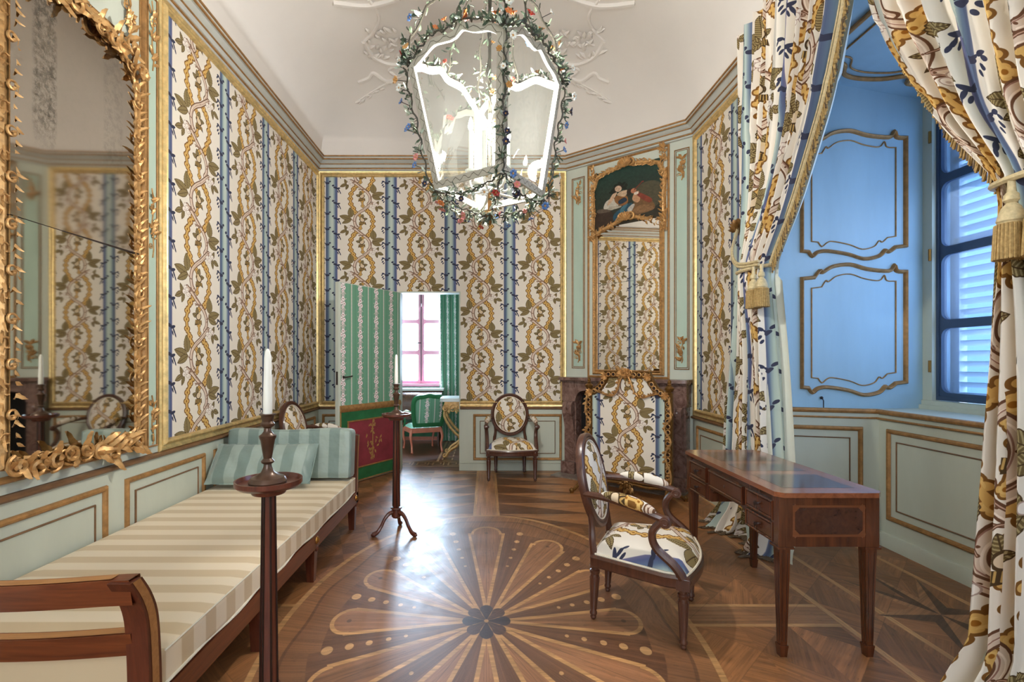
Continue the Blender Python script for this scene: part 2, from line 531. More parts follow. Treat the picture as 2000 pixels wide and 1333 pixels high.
def make_floor():
    W, Hh = 2600, 2430
    x = (np.arange(W) + .5) / W * (FX1 - FX0) + FX0; y = (np.arange(Hh) + .5) / Hh * (FY1 - FY0) + FY0
    X, Y = np.meshgrid(x.astype(np.float32), y.astype(np.float32))
    pxm = (FX1 - FX0) / W
    aa = lambda d: np.clip(.5 - d / pxm, 0, 1)           # coverage of a signed distance
    # field: large squares set on the diagonal, grain turning from one to the next
    q = .36
    U, V = (X + Y) * .7071 / q, (X - Y) * .7071 / q
    iu, iv = np.floor(U).astype(int), np.floor(V).astype(int)
    chk = (iu + iv) & 1
    tri = ((U - iu) + (V - iv) > 1).astype(int)
    rs = np.random.RandomState(3); tone = rs.rand(64, 64).astype(np.float32)
    tn = .86 + .26 * tone[iu & 63, (iv * 2 + tri) & 63]
    ang = np.where(chk == 1, .7854, -.7854) + np.where(tri == 1, .0, .35)
    base = np.array([140, 94, 58], np.float32)
    col = base[None, None] * tn[..., None]
    fu, fv = np.minimum(U - iu, 1 - (U - iu)) * q, np.minimum(V - iv, 1 - (V - iv)) * q
    seam = np.maximum(aa(fu - .0012), aa(fv - .0012)) * .35

    def over(mask, c, a=None):
        nonlocal col, ang
        m = mask[..., None]
        col = col * (1 - m) + np.asarray(c, np.float32) * m
        if a is not None: ang = np.where(mask > .5, a, ang)
    pale, med, dk, vdk = (182, 136, 88), (150, 104, 70), (118, 80, 56), (72, 54, 48)
    # checker of squares along the left wall
    cu, cv = np.floor((X + Y * .35) / .21).astype(int), np.floor((Y - X * .35) / .21).astype(int)
    left = ((X < -.62) & (Y > 3.0)).astype(np.float32)
    t2 = np.where((cu + cv) & 1, .90, 1.10).astype(np.float32)
    m = left[..., None]; col = col * (1 - m) + np.array((136, 92, 62), np.float32) * t2[..., None] * m
    # saw-tooth wedges on both sides of the band running to the far wall
    for (xa, xb, sgn) in ((-.62, -.10, 1), (.10, .95, -1)):
        zone = ((X > xa) & (X < xb) & (Y > 4.0)).astype(np.float32)
        s_ = (X - xa) / (xb - xa); s_ = s_ if sgn > 0 else 1 - s_
        ph = (Y - 4.0) / .33
        fr = ph - np.floor(ph)
        w = (fr < s_ * .98).astype(np.float32)
        over(zone * w, (112, 74, 48), 0.1); over(zone * (1 - w), (164, 114, 74), 0.1)
    # bands
    for d, c in ((np.abs(X) - .115, pale), (np.abs(X) - .088, (166, 118, 82))):
        over(aa(d) * (Y > MEDY), c, 1.57)
    for d, c in ((np.abs(Y - 2.62) - .115, pale), (np.abs(Y - 2.62) - .088, (142, 100, 66))):
        over(aa(np.maximum(d, np.abs(X) - 1.80)), c, 0)
    for xx in (1.82, 2.10, 2.66):
        over(aa(np.abs(X - xx) - .016), pale, 1.57)
    over(aa(np.abs(Y - 5.86) - .012), pale, 0); over(aa(np.abs(X + 1.86) - .012), pale, 1.57)
    # star in the recess
    sx, sy = X - 2.40, Y - 2.62
    r = np.hypot(sx, sy * .55); th = np.arctan2(sy * .55, sx)
    k8 = th / (math.pi / 4); f8 = np.abs(k8 - np.round(k8)) * (math.pi / 4)
    lim = .34 / (1 + 2.2 * f8 / .39)
    over(aa(r - lim), np.where(((np.floor(k8 * 1).astype(int)) & 1)[..., None], np.array((156, 110, 72)), np.array((88, 60, 42))), .6)
    # the oval with its fan of twelve petals
    YS = 1.323
    dx, dy = X, (Y - MEDY) / YS
    R = np.hypot(dx, dy); th = np.arctan2(dx, dy)
    ell = lambda a, b: (np.sqrt((dx / a) ** 2 + (dy / b) ** 2) - 1) * min(a, b)
    over(aa(ell(1.055, 1.315)), pale, 0)
    over(aa(ell(1.025, 1.285)), (142, 98, 64), 0)
    ang = np.where(ell(1.025, 1.285) < 0, th + .9, ang)
    e2 = ell(.93, 1.19)
    scal = .012 * np.cos(th * 12)
    over(aa(np.abs(e2 + scal) - .008), (108, 74, 52))
    over(aa(e2 + scal + .008), (128, 88, 60))
    k = np.round(th / (math.pi / 6)); tk = k * (math.pi / 6)
    ph = th - tk
    xl, yl = R * np.sin(ph), R * np.cos(ph)
    Rt = 1 / np.sqrt((np.sin(tk) / .80) ** 2 + (np.cos(tk) / 1.09) ** 2)
    ta = math.tan(math.radians(8.4)); hr = .112 * (Rt / 1.0) ** .6
    d_side = np.maximum((np.abs(xl) - yl * ta) * .989, yl - (Rt - hr))
    d_head = np.hypot(xl, yl - (Rt - hr)) - hr
    d = np.minimum(d_side, d_head)
    wedge = aa(np.maximum(-d, R - (Rt * .99)))
    over(wedge, (108, 73, 52), 0); ang = np.where(wedge > .5, math.pi / 2 - th, ang)
    over(aa(d), pale, 0); over(aa(d + .021), (142, 98, 68)); ang = np.where(d < -.021, math.pi / 2 - tk, ang)
    over(aa(np.abs(xl) - .0012) * (d < -.02), (104, 72, 50))
    # pale discs along the dark wedges
    k2 = np.floor(th / (math.pi / 6)) + .5; t2_ = k2 * (math.pi / 6); p2 = th - t2_
    x2, y2 = R * np.sin(p2), R * np.cos(p2)
    R2 = 1 / np.sqrt((np.sin(t2_) / .80) ** 2 + (np.cos(t2_) / 1.09) ** 2)
    for fr_, rr in ((.50, .010), (.60, .013), (.71, .016), (.82, .020), (.94, .026)):
        over(aa(np.hypot(x2, y2 - R2 * fr_) - rr), (186, 142, 96))
    over(aa(np.hypot(xl, yl - (Rt - hr * .95)) - .012), (100, 70, 52))
    # dark eight-petalled flower in the middle
    k8 = np.round(th / (math.pi / 4)); p8 = th - k8 * (math.pi / 4)
    x8, y8 = R * np.sin(p8), R * np.cos(p8)
    d8 = np.minimum(np.hypot(x8, y8 - .090) - .034, np.maximum(np.abs(x8) * .95 - y8 * .36, y8 - .09))
    over(aa(d8), np.where((k8.astype(int) & 1)[..., None], np.array((84, 60, 52)), np.array((62, 48, 50))))
    over(aa(R - .012), pale)
    # wood grain along each piece
    ca, sa = np.cos(ang), np.sin(ang)
    al, ac = X * ca + Y * sa, -X * sa + Y * ca
    g = vnoise(ac * 230, al * 9, 1) * .6 + vnoise(ac * 70, al * 3.2, 2) * .7 + vnoise(ac * 12, al * 2, 4) * .5
    g = (g - .9) * .30
    blot = (vnoise(X * 2.3, Y * 2.3, 5) - .5) * .10
    pores = (vnoise(ac * 420, al * 22, 7) > .88) * .16
    col = col * (1 + g + blot - pores)[..., None]
    col = col * (1 - seam * .6 * (ell(1.055, 1.315) > 0))[..., None]
    c = Canvas(4, 4, 0, 1, 0, 1, (0, 0, 0)); c.W, c.H, c.a = W, Hh, (col / 255).astype(np.float32)
    return c.image('inlaid_floor_pattern')


def make_picture():
    """a dark canvas with a reclining woman in a white blouse and a child with a lute"""
    c = Canvas(480, 560, 0, 860, -1000, 0, (52, 66, 54))
    X, Y = np.meshgrid(np.linspace(0, 860, c.W), np.linspace(-1000, 0, c.H))
    g = np.clip(1 + Y / 1000, 0, 1)[..., None]
    c.a = (np.array((58, 48, 34)) / 255 * (1 - g) + np.array((34, 66, 56)) / 255 * g).astype(np.float32)
    c.disc(700, -560, 200, 230, (84, 78, 56), 0, .5)
    S = lambda p: (p[0] - 160, -(p[1] - 200))
    def pl(pts, col): c.poly([S(p) for p in catmull(pts, 5, True)], col)
    pl([(190, 860), (330, 860), (390, 920), (420, 1150), (190, 1150)], (66, 48, 36))
    pl([(200, 840), (340, 850), (370, 910), (210, 900)], (104, 88, 72))
    pl([(650, 900), (780, 760), (900, 860), (930, 1010), (700, 1040)], (126, 88, 50))
    pl([(640, 1000), (760, 900), (880, 940), (920, 1010), (700, 1030)], (146, 104, 64))
    pl([(430, 960), (600, 840), (660, 850), (600, 960), (520, 1060), (420, 1080)], (38, 82, 102))
    pl([(520, 880), (600, 830), (560, 930), (500, 1000)], (72, 122, 140))
    pl([(280, 830), (320, 720), (420, 700), (480, 830), (400, 890), (330, 860)], (206, 196, 178))
    pl([(340, 850), (400, 830), (520, 850), (480, 880), (360, 880)], (186, 172, 152))
    pl([(600, 920), (660, 860), (690, 880), (640, 990), (610, 980)], (200, 190, 176))
    pl([(430, 690), (480, 660), (590, 700), (600, 820), (520, 850), (440, 770)], (150, 96, 48))
    pl([(480, 760), (560, 720), (590, 780), (500, 820)], (34, 52, 70))
    pl([(460, 640), (520, 600), (600, 610), (570, 700), (500, 680)], (214, 178, 142))
    pl([(360, 790), (330, 780), (390, 640), (440, 600), (460, 620), (420, 700)], (216, 176, 142))
    pl([(410, 520), (470, 480), (560, 520), (570, 590), (520, 560), (430, 610), (390, 590)], (44, 32, 24))
    for (x, y) in [(400, 560), (450, 480), (500, 465), (545, 480), (580, 520), (560, 560), (385, 590)]:
        c.disc(*S((x, y)), 34, 20, (28, 34, 22), random.Random(x).uniform(0, 3))
    c.disc(*S((478, 548)), 44, 54, (222, 184, 152), .35)
    c.disc(*S((455, 545)), 6, 4, (70, 44, 36)); c.disc(*S((490, 555)), 6, 4, (70, 44, 36)); c.disc(*S((474, 582)), 9, 4, (170, 90, 80))
    pl([(590, 620), (620, 590), (660, 600), (640, 690), (600, 700)], (52, 36, 26))
    c.disc(*S((676, 640)), 36, 42, (196, 120, 84))
    pl([(660, 780), (690, 680), (740, 660), (740, 720), (760, 800), (720, 850)], (206, 150, 108))
    pl([(700, 690), (740, 680), (900, 830), (880, 890), (800, 830)], (142, 60, 40))
    c.stroke([S((690, 620)), S((790, 515))], 16, (120, 50, 34)); c.disc(*S((790, 520)), 18, 12, (130, 50, 36))
    c.disc(*S((710, 690)), 30, 24, (228, 210, 190))
    n = vnoise(X / 8, Y / 8, 11) * .5 + vnoise(X / 25, Y / 25, 12) * .5
    c.a = c.a * .86 + c.a.mean(-1, keepdims=True) * .10
    c.a *= (0.80 + .30 * n)[..., None].astype(np.float32)
    return c.image('canvas_picture')


IM_CLOTH, IM_GREEN, IM_FLOOR, IM_PICTURE = make_cloth(), make_green_cloth(), make_floor(), make_picture()
# ------------------------------------------------------------------ materials
def srgb(r, g, b):
    f = lambda c: (c / 255 / 12.92) if c / 255 <= .04045 else ((c / 255 + .055) / 1.055) ** 2.4
    return (f(r), f(g), f(b), 1)


def base_mat(name):
    m = bpy.data.materials.new(name)
    m.use_nodes = True
    nt = m.node_tree
    return m, nt, nt.nodes['Principled BSDF']


def N(nt, kind, **inp):
    n = nt.nodes.new(kind)
    for k, v in inp.items():
        if k in n.inputs: n.inputs[k].default_value = v
        else: setattr(n, k, v)
    return n


def plain(name, rgb, rough=.5, metal=0.0, var=.10, scale=6.0, bump=0.0, bscale=60.0, stretch=(1, 1, 1), spec=.5, coat=0.0, sheen=0.0, rgb2=None, dist=0.0):
    """one colour with a soft noise variation, optionally stretched into a grain"""
    m, nt, b = base_mat(name)
    co = N(nt, 'ShaderNodeTexCoord'); mp = N(nt, 'ShaderNodeMapping'); mp.inputs['Scale'].default_value = stretch
    nt.links.new(co.outputs['Object'], mp.inputs['Vector'])
    nz = N(nt, 'ShaderNodeTexNoise', Scale=scale, Detail=5.0, Roughness=.6, Distortion=dist)
    nt.links.new(mp.outputs['Vector'], nz.inputs['Vector'])
    rp = N(nt, 'ShaderNodeValToRGB')
    c = srgb(*rgb)
    if rgb2: c0, c1 = c, srgb(*rgb2)
    else:
        c0 = tuple(x * (1 - var) for x in c[:3]) + (1,); c1 = tuple(min(1, x * (1 + var)) for x in c[:3]) + (1,)
    rp.color_ramp.elements[0].position, rp.color_ramp.elements[1].position = .32, .68
    rp.color_ramp.elements[0].color, rp.color_ramp.elements[1].color = c0, c1
    nt.links.new(nz.outputs['Fac'], rp.inputs['Fac'])
    nt.links.new(rp.outputs['Color'], b.inputs['Base Color'])
    b.inputs['Roughness'].default_value = rough; b.inputs['Metallic'].default_value = metal
    b.inputs['Specular IOR Level'].default_value = spec
    b.inputs['Coat Weight'].default_value = coat; b.inputs['Coat Roughness'].default_value = .15
    b.inputs['Sheen Weight'].default_value = sheen
    if bump:
        n2 = N(nt, 'ShaderNodeTexNoise', Scale=bscale, Detail=3.0)
        nt.links.new(mp.outputs['Vector'], n2.inputs['Vector'])
        bp = N(nt, 'ShaderNodeBump', Strength=bump, Distance=.01)
        nt.links.new(n2.outputs['Fac'], bp.inputs['Height']); nt.links.new(bp.outputs['Normal'], b.inputs['Normal'])
    return m


def image_mat(name, im, rough=.8, sheen=.0, weave=True, spec=.2, coat=0.0, interp_='Linear'):
    m, nt, b = base_mat(name)
    uv = N(nt, 'ShaderNodeUVMap'); t = N(nt, 'ShaderNodeTexImage'); t.image = im; t.interpolation = interp_
    nt.links.new(uv.outputs['UV'], t.inputs['Vector'])
    nt.links.new(t.outputs['Color'], b.inputs['Base Color'])
    b.inputs['Roughness'].default_value = rough; b.inputs['Specular IOR Level'].default_value = spec
    b.inputs['Sheen Weight'].default_value = sheen
    if weave:
        nz = N(nt, 'ShaderNodeTexNoise', Scale=220.0, Detail=2.0)
        nt.links.new(uv.outputs['UV'], nz.inputs['Vector'])
        bp = N(nt, 'ShaderNodeBump', Strength=.12, Distance=.002)
        nt.links.new(nz.outputs['Fac'], bp.inputs['Height']); nt.links.new(bp.outputs['Normal'], b.inputs['Normal'])
    return m


def stripe_mat(name, c0, c1, period, axis, rough=.45, sharp=.04, sheen=.1, coords='Object', noise=.0, ramp=None):
    """woven stripes along one axis of the object"""
    m, nt, b = base_mat(name)
    co = N(nt, 'ShaderNodeTexCoord'); sp = N(nt, 'ShaderNodeSeparateXYZ')
    nt.links.new(co.outputs[coords], sp.inputs[0])
    d = N(nt, 'ShaderNodeMath', operation='DIVIDE'); d.inputs[1].default_value = period
    nt.links.new(sp.outputs['XYZ'.index(axis)], d.inputs[0])
    fr = N(nt, 'ShaderNodeMath', operation='FRACT'); nt.links.new(d.outputs[0], fr.inputs[0])
    rp = N(nt, 'ShaderNodeValToRGB'); e = rp.color_ramp.elements
    e[0].position, e[0].color = .48, srgb(*c0)
    e[1].position, e[1].color = .48 + sharp, srgb(*c1)
    x = e.new(1.0 - sharp); x.color = srgb(*c1)
    x = e.new(1.0); x.color = srgb(*c0)
    nt.links.new(fr.outputs[0], rp.inputs['Fac'])
    nt.links.new(rp.outputs['Color'], b.inputs['Base Color'])
    b.inputs['Roughness'].default_value = rough; b.inputs['Sheen Weight'].default_value = sheen
    b.inputs['Specular IOR Level'].default_value = .35
    nz = N(nt, 'ShaderNodeTexNoise', Scale=9.0, Detail=3.0); nt.links.new(co.outputs[coords], nz.inputs['Vector'])
    bp = N(nt, 'ShaderNodeBump', Strength=noise, Distance=.02)
    nt.links.new(nz.outputs['Fac'], bp.inputs['Height']); nt.links.new(bp.outputs['Normal'], b.inputs['Normal'])
    return m


def mix_shader(nt, fac, a, b_):
    mx = N(nt, 'ShaderNodeMixShader')
    if isinstance(fac, (int, float)): mx.inputs[0].default_value = fac
    else: nt.links.new(fac, mx.inputs[0])
    nt.links.new(a, mx.inputs[1]); nt.links.new(b_, mx.inputs[2])
    return mx.outputs[0]


def glass_mat(name, tint=(1, 1, 1), refl=.10, haze=.05, haze_col=(.9, .95, .92), rough=.02):
    """thin old pane: mostly see-through, a soft reflection, a little dust"""
    m = bpy.data.materials.new(name); m.use_nodes = True; nt = m.node_tree
    nt.nodes.remove(nt.nodes['Principled BSDF'])
    out = nt.nodes['Material Output']
    tr = N(nt, 'ShaderNodeBsdfTransparent'); tr.inputs[0].default_value = (*tint, 1)
    gl = N(nt, 'ShaderNodeBsdfGlossy', Roughness=rough); gl.inputs[0].default_value = (1, 1, 1, 1)
    df = N(nt, 'ShaderNodeBsdfDiffuse'); df.inputs[0].default_value = (*haze_col, 1)
    tl = N(nt, 'ShaderNodeBsdfTranslucent'); tl.inputs[0].default_value = (*haze_col, 1)
    fr = N(nt, 'ShaderNodeLayerWeight', Blend=.25)
    ml = N(nt, 'ShaderNodeMath', operation='MULTIPLY_ADD'); ml.inputs[1].default_value = .35; ml.inputs[2].default_value = refl
    nt.links.new(fr.outputs['Fresnel'], ml.inputs[0])
    dust = mix_shader(nt, .5, df.outputs[0], tl.outputs[0])
    s1 = mix_shader(nt, haze, tr.outputs[0], dust)
    s2 = mix_shader(nt, ml.outputs[0], s1, gl.outputs[0])
    nt.links.new(s2, out.inputs['Surface'])
    return m


def emit_mat(name, rgb, strength):
    m, nt, b = base_mat(name)
    b.inputs['Base Color'].default_value = srgb(*rgb)
    b.inputs['Emission Color'].default_value = srgb(*rgb); b.inputs['Emission Strength'].default_value = strength
    return m


def mirror_mat(name, tint, rough, spots=0.0, streak=False):
    m = bpy.data.materials.new(name); m.use_nodes = True; nt = m.node_tree
    b = nt.nodes['Principled BSDF']
    b.inputs['Metallic'].default_value = 1.0; b.inputs['Roughness'].default_value = rough
    b.inputs['Base Color'].default_value = (*tint, 1)
    if spots:
        co = N(nt, 'ShaderNodeTexCoord'); nz = N(nt, 'ShaderNodeTexNoise', Scale=38.0, Detail=6.0, Roughness=.75)
        nt.links.new(co.outputs['Object'], nz.inputs['Vector'])
        df = N(nt, 'ShaderNodeBsdfDiffuse'); df.inputs[0].default_value = srgb(80, 73, 64)
        rp = N(nt, 'ShaderNodeValToRGB'); rp.color_ramp.elements[0].position = .54; rp.color_ramp.elements[1].position = .66
        rp.color_ramp.elements[0].color = (0, 0, 0, 1); rp.color_ramp.elements[1].color = (spots, spots, spots, 1)
        nt.links.new(nz.outputs['Fac'], rp.inputs[0])
        fac = rp.outputs['Color']
        if streak:                                        # decayed silvering in two upright bands
            sp = N(nt, 'ShaderNodeSeparateXYZ'); nt.links.new(co.outputs['Object'], sp.inputs[0])
            acc = None
            for (c0, w, k) in ((streak[0], .05, 1.0), (streak[1], .06, .22)):
                a = N(nt, 'ShaderNodeMath', operation='SUBTRACT'); a.inputs[1].default_value = c0; nt.links.new(sp.outputs[1], a.inputs[0])
                ab = N(nt, 'ShaderNodeMath', operation='ABSOLUTE'); nt.links.new(a.outputs[0], ab.inputs[0])
                lt = N(nt, 'ShaderNodeMapRange'); lt.inputs[1].default_value = w; lt.inputs[2].default_value = w + .02; lt.inputs[3].default_value = k; lt.inputs[4].default_value = 0
                nt.links.new(ab.outputs[0], lt.inputs[0])
                acc = lt.outputs[0] if acc is None else (lambda z: (nt.links.new(acc, z.inputs[0]), nt.links.new(lt.outputs[0], z.inputs[1]), z.outputs[0])[2])(N(nt, 'ShaderNodeMath', operation='ADD'))
            ad = N(nt, 'ShaderNodeMath', operation='ADD'); ad.inputs[1].default_value = .04; nt.links.new(acc, ad.inputs[0])
            up = N(nt, 'ShaderNodeMapRange'); up.inputs[1].default_value = streak[2]; up.inputs[2].default_value = streak[2] + .15
            nt.links.new(sp.outputs[2], up.inputs[0])
            m1 = N(nt, 'ShaderNodeMath', operation='MULTIPLY'); nt.links.new(ad.outputs[0], m1.inputs[0]); nt.links.new(up.outputs[0], m1.inputs[1])
            n2 = N(nt, 'ShaderNodeTexNoise', Scale=30.0, Detail=6.0, Roughness=.8); nt.links.new(co.outputs['Object'], n2.inputs['Vector'])
            r2 = N(nt, 'ShaderNodeMapRange'); r2.inputs[1].default_value = .42; r2.inputs[2].default_value = .66
            nt.links.new(n2.outputs['Fac'], r2.inputs[0])
            m2 = N(nt, 'ShaderNodeMath', operation='MULTIPLY'); nt.links.new(m1.outputs[0], m2.inputs[0]); nt.links.new(r2.outputs[0], m2.inputs[1])
            fac = m2.outputs[0]
        sh = mix_shader(nt, fac, b.outputs[0], df.outputs[0])
        nt.links.new(sh, nt.nodes['Material Output'].inputs['Surface'])
    return m


def wood_mat(name, c0, c1, axis='Z', rough=.3, scale=5.0, coat=.25):
    st = {'X': (.08, 1, 1), 'Y': (1, .08, 1), 'Z': (1, 1, .08)}[axis]
    return plain(name, c0, rough, 0, 0, scale * 6, bump=.03, bscale=120, stretch=st, coat=coat, rgb2=c1, dist=1.2)


M_FABRIC = image_mat('printed_cloth', IM_CLOTH, .82, .0)
M_GREENFAB = image_mat('green_striped_cloth', IM_GREEN, .6, .1)
M_FLOOR = image_mat('inlaid_floor', IM_FLOOR, .34, weave=False, spec=.5)
def _floor_gloss(m):
    nt = m.node_tree; b = nt.nodes['Principled BSDF']
    co = N(nt, 'ShaderNodeTexCoord'); nz = N(nt, 'ShaderNodeTexNoise', Scale=5.0, Detail=6.0, Roughness=.7)
    nt.links.new(co.outputs['Object'], nz.inputs['Vector'])
    r = N(nt, 'ShaderNodeMapRange'); r.inputs[1].default_value = .3; r.inputs[2].default_value = .7; r.inputs[3].default_value = .30; r.inputs[4].default_value = .46
    nt.links.new(nz.outputs['Fac'], r.inputs[0]); nt.links.new(r.outputs[0], b.inputs['Roughness'])
    n2 = N(nt, 'ShaderNodeTexNoise', Scale=60.0, Detail=4.0); nt.links.new(co.outputs['Object'], n2.inputs['Vector'])
    bp = N(nt, 'ShaderNodeBump', Strength=.06, Distance=.004)
    nt.links.new(n2.outputs['Fac'], bp.inputs['Height']); nt.links.new(bp.outputs['Normal'], b.inputs['Normal'])
_floor_gloss(M_FLOOR)
M_PICTURE = image_mat('oil_canvas', IM_PICTURE, .5, weave=False, spec=.3)
M_PAINT = plain('pale_green_paint', (200, 204, 190), .55, var=.05, scale=3, stretch=(1, 1, .3), bump=.02)
M_PANEL = plain('sea_green_panel_paint', (180, 200, 184), .55, var=.06, scale=5, stretch=(1, 1, .25), bump=.02)
M_DADO = plain('grey_green_dado_paint', (196, 200, 184), .5, var=.05, scale=4, stretch=(1, 1, .3), bump=.02)
M_BLUE = plain('recess_paint_blue_daylight', (160, 190, 206), .5, var=.05, scale=5, stretch=(1, 1, .2), bump=.02)  # blue cast of the window daylight mixed into the paint colour
M_GILT = plain('bright_gilding', (224, 194, 134), .36, .6, .22, 22, bump=.10, bscale=70)
M_GILTC = plain('carved_gilding', (204, 158, 102), .40, .55, .25, 30, bump=.12, bscale=90)
M_GILTD = plain('worn_gilding', (166, 122, 72), .5, .35, .25, 25, bump=.08)
M_GILTDARK = plain('dark_gilding', (120, 84, 40), .4, .55, .3, 35, bump=.1)
M_CEIL = plain('ceiling_plaster', (226, 218, 210), .9, var=.03, scale=1.4)
M_CORNICE = plain('cornice_paint', (190, 190, 182), .6, var=.05, scale=4)
M_BROWN = plain('brown_moulding', (122, 88, 58), .45, .1, .2, 14)
M_MAHOG = wood_mat('mahogany', (74, 34, 24), (104, 52, 34), 'Z', .28, 6, .3)
M_MAHOGX = wood_mat('mahogany_rail', (92, 44, 26), (126, 66, 36), 'X', .3, 6, .3)
M_MAHOGY = wood_mat('mahogany_long_rail', (92, 46, 28), (122, 66, 38), 'Y', .3, 6, .3)
M_INLAY = wood_mat('satinwood_inlay', (156, 104, 58), (184, 130, 78), 'X', .32, 6, .3)
M_DARKWOOD = wood_mat('dark_walnut', (66, 38, 28), (92, 54, 38), 'Z', .32, 6, .25)
M_DESK = wood_mat('figured_mahogany', (62, 30, 18), (100, 54, 31), 'Z', .24, 4, .4)
M_DESKTOP = wood_mat('polished_desk_top', (118, 66, 42), (150, 90, 58), 'Y', .16, 4, .6)
M_DESKDARK = wood_mat('dark_desk_veneer', (60, 34, 26), (82, 48, 36), 'Y', .14, 5, .6)
M_DESKLINE = wood_mat('tulipwood_line', (104, 58, 32), (124, 72, 42), 'X', .3, 6, .3)
M_EBONY = plain('ebonised_line', (38, 22, 18), .35, var=.2)
M_BRONZE = plain('dark_bronze', (84, 60, 46), .34, .45, .2, 12, coat=.2)
M_WAX = plain('white_wax', (236, 232, 222), .45, var=.02)
M_BRASS = plain('brass', (170, 124, 62), .35, .9, .15)
M_MATTRESS = stripe_mat('striped_mattress_satin', (234, 216, 188), (212, 188, 152), .145, 'Y', .55, .04, .1)
M_PILLOW = stripe_mat('sea_green_satin', (118, 134, 127), (148, 161, 152), .155, 'X', .35, .03, .2, noise=.5)
M_PIPING = plain('cream_piping', (226, 216, 196), .6)
M_MARBLE = plain('red_marble', (92, 64, 56), .25, var=.3, scale=7, dist=3.0, rgb2=(146, 116, 106), coat=.3)
M_HEARTH = plain('grey_marble', (104, 92, 84), .3, var=.3, scale=6, dist=3.0, rgb2=(150, 138, 128))
M_SOOT = plain('soot_black', (20, 18, 18), .9)
M_WHITEFRAME = plain('grey_painted_frame', (176, 168, 152), .45, var=.06)
M_WHITEEDGE = plain('white_frame_edge', (236, 236, 228), .4, var=.03)  # frame edges whitened as if lit from within; also stays and candle arms
M_ZIGZAG = plain('painted_wave', (92, 84, 70), .5)
M_VINE = plain('vine_stem', (66, 62, 52), .55, .1, .2)
M_LEAF = plain('enamel_leaf', (52, 66, 54), .45, 0, .4, 18, rgb2=(98, 112, 88))
M_LEAFP = plain('pale_enamel_leaf', (176, 184, 166), .4, 0, .15, 18)
M_PETAL = {k: plain('enamel_petal_' + k, c, .4, 0, .15, 20) for k, c in dict(red=(168, 46, 38), orange=(204, 118, 60), pink=(206, 130, 124), blue=(86, 120, 172), navy=(44, 44, 66), white=(226, 224, 214), ochre=(190, 140, 78)).items()}
M_GLASSL = glass_mat('lantern_glass', (.95, .98, .96), .02, .007, (.93, .97, .94), .03)
M_GLASSW = glass_mat('window_glass', (.9, .96, 1.0), .05, .02, (.8, .9, 1), .05)
M_SCREEN = glass_mat('window_mesh_screen', (.22, .36, .58), .02, .16, (.45, .65, .95), .3)
M_FLAME = emit_mat('lit_bulb', (255, 244, 226), 60.0)
M_SLEEVE = plain('candle_sleeve', (238, 236, 226), .5, var=.02)
M_WINFRAME = plain('slate_blue_window_frame', (58, 76, 104), .5, var=.1)
M_LOUVRE = plain('white_louvre', (226, 230, 234), .6, var=.03)
M_PINKFRAME = plain('rose_window_frame', (224, 150, 172), .5, var=.08)  # rose paint, its colour raised to carry the bright window's bloom
M_GREENPAINT = plain('strong_green_paint', (40, 104, 62), .4, var=.2, scale=10)
M_REDPANEL = plain('crimson_panel', (138, 52, 62), .5, var=.18, scale=9)
M_CORAL = plain('coral_wood', (206, 120, 96), .35, var=.12, scale=14)
M_WHITEMARB = plain('white_marble', (222, 218, 214), .25, var=.06, scale=6)
M_GREENWALL = plain('green_room_wall', (120, 160, 134), .7, var=.08)
M_DARKFLOOR = plain('dark_parquet', (104, 62, 44), .3, var=.25, scale=3, stretch=(1, 4, 1))
M_MEANDER = plain('pale_floor_inlay', (184, 140, 104), .3, var=.1)
M_FRINGE = plain('gold_fringe_thread', (150, 120, 70), .7, .1, .35, 90, rgb2=(190, 160, 104))
M_FRINGED = plain('dark_fringe_thread', (96, 78, 58), .7, .05, .4, 90)  # darker thread colour, mixed into the fringe and used for the hem
M_CORD = plain('braided_cord', (196, 178, 138), .6, .1, .2, 60)
M_LINING = plain('pale_curtain_lining', (214, 216, 204), .8, var=.04)
M_MIRTOP = mirror_mat('aged_mirror_upper', (.62, .57, .50), .05, 1.0, (-.28, .15, 1.45))
M_MIRLOW = mirror_mat('aged_mirror_lower', (.66, .63, .56), .03, 0)
M_MIRCHIM = mirror_mat('clear_mirror', (.80, .78, .73), .015, 0)
M_GREYWALL = plain('plain_plaster', (214, 206, 196), .8, var=.04)
# ------------------------------------------------------------------ the room shell
FRAME_PROF = [(.000, .0), (.000, .020), (.008, .030), (.018, .026), (.024, .020), (.036, .020), (.044, .034), (.056, .040), (.066, .034), (.072, .018), (.076, .006)]
THIN_PROF = [(-.004, 0), (-.004, .007), (0, .011), (.004, .007), (.004, 0)]
PANEL_PROF = [(0, 0), (.003, .012), (.012, .019), (.022, .016), (.028, .008), (.032, .001)]


def flat(mb, M, u0, u1, v0, v1, w, mat=0, uv=None, back=0.0):
    vs = [(u0, v0, w), (u1, v0, w), (u1, v1, w), (u0, v1, w)]
    mb.add(vs, [(0, 1, 2, 3)], mat, M, [uv(p[0], p[1]) for p in vs] if uv else None)
    if w > back:
        for a, b in ((0, 1), (1, 2), (2, 3), (3, 0)):
            q = [vs[a], vs[b], (vs[b][0], vs[b][1], back), (vs[a][0], vs[a][1], back)]
            mb.add(q, [(1, 0, 3, 2)], mat, M, [uv(p[0], p[1]) for p in q] if uv else None)


def moulded_panel(parent, M, u0, u1, v0, v1, w=.02, field=None, inner=True, gold=None, gap=.085):
    mb = MB()
    mb.sweep(rect(u0, u1, v0, v1), [(o, w + h) for o, h in PANEL_PROF], M, True, 0)
    if inner:
        mb.sweep(rect(u0 + gap, u1 - gap, v0 + gap, v1 - gap), [(o, w + h) for o, h in THIN_PROF], M, True, 1)
    o = mb.build('panel_moulding', [gold or M_GILTD, M_BROWN], parent)
    if field is not None:
        f = MB(); flat(f, M, u0 + gap, u1 - gap, v0 + gap, v1 - gap, w + .003)
        f.build('panel_field', field, parent)
    return o


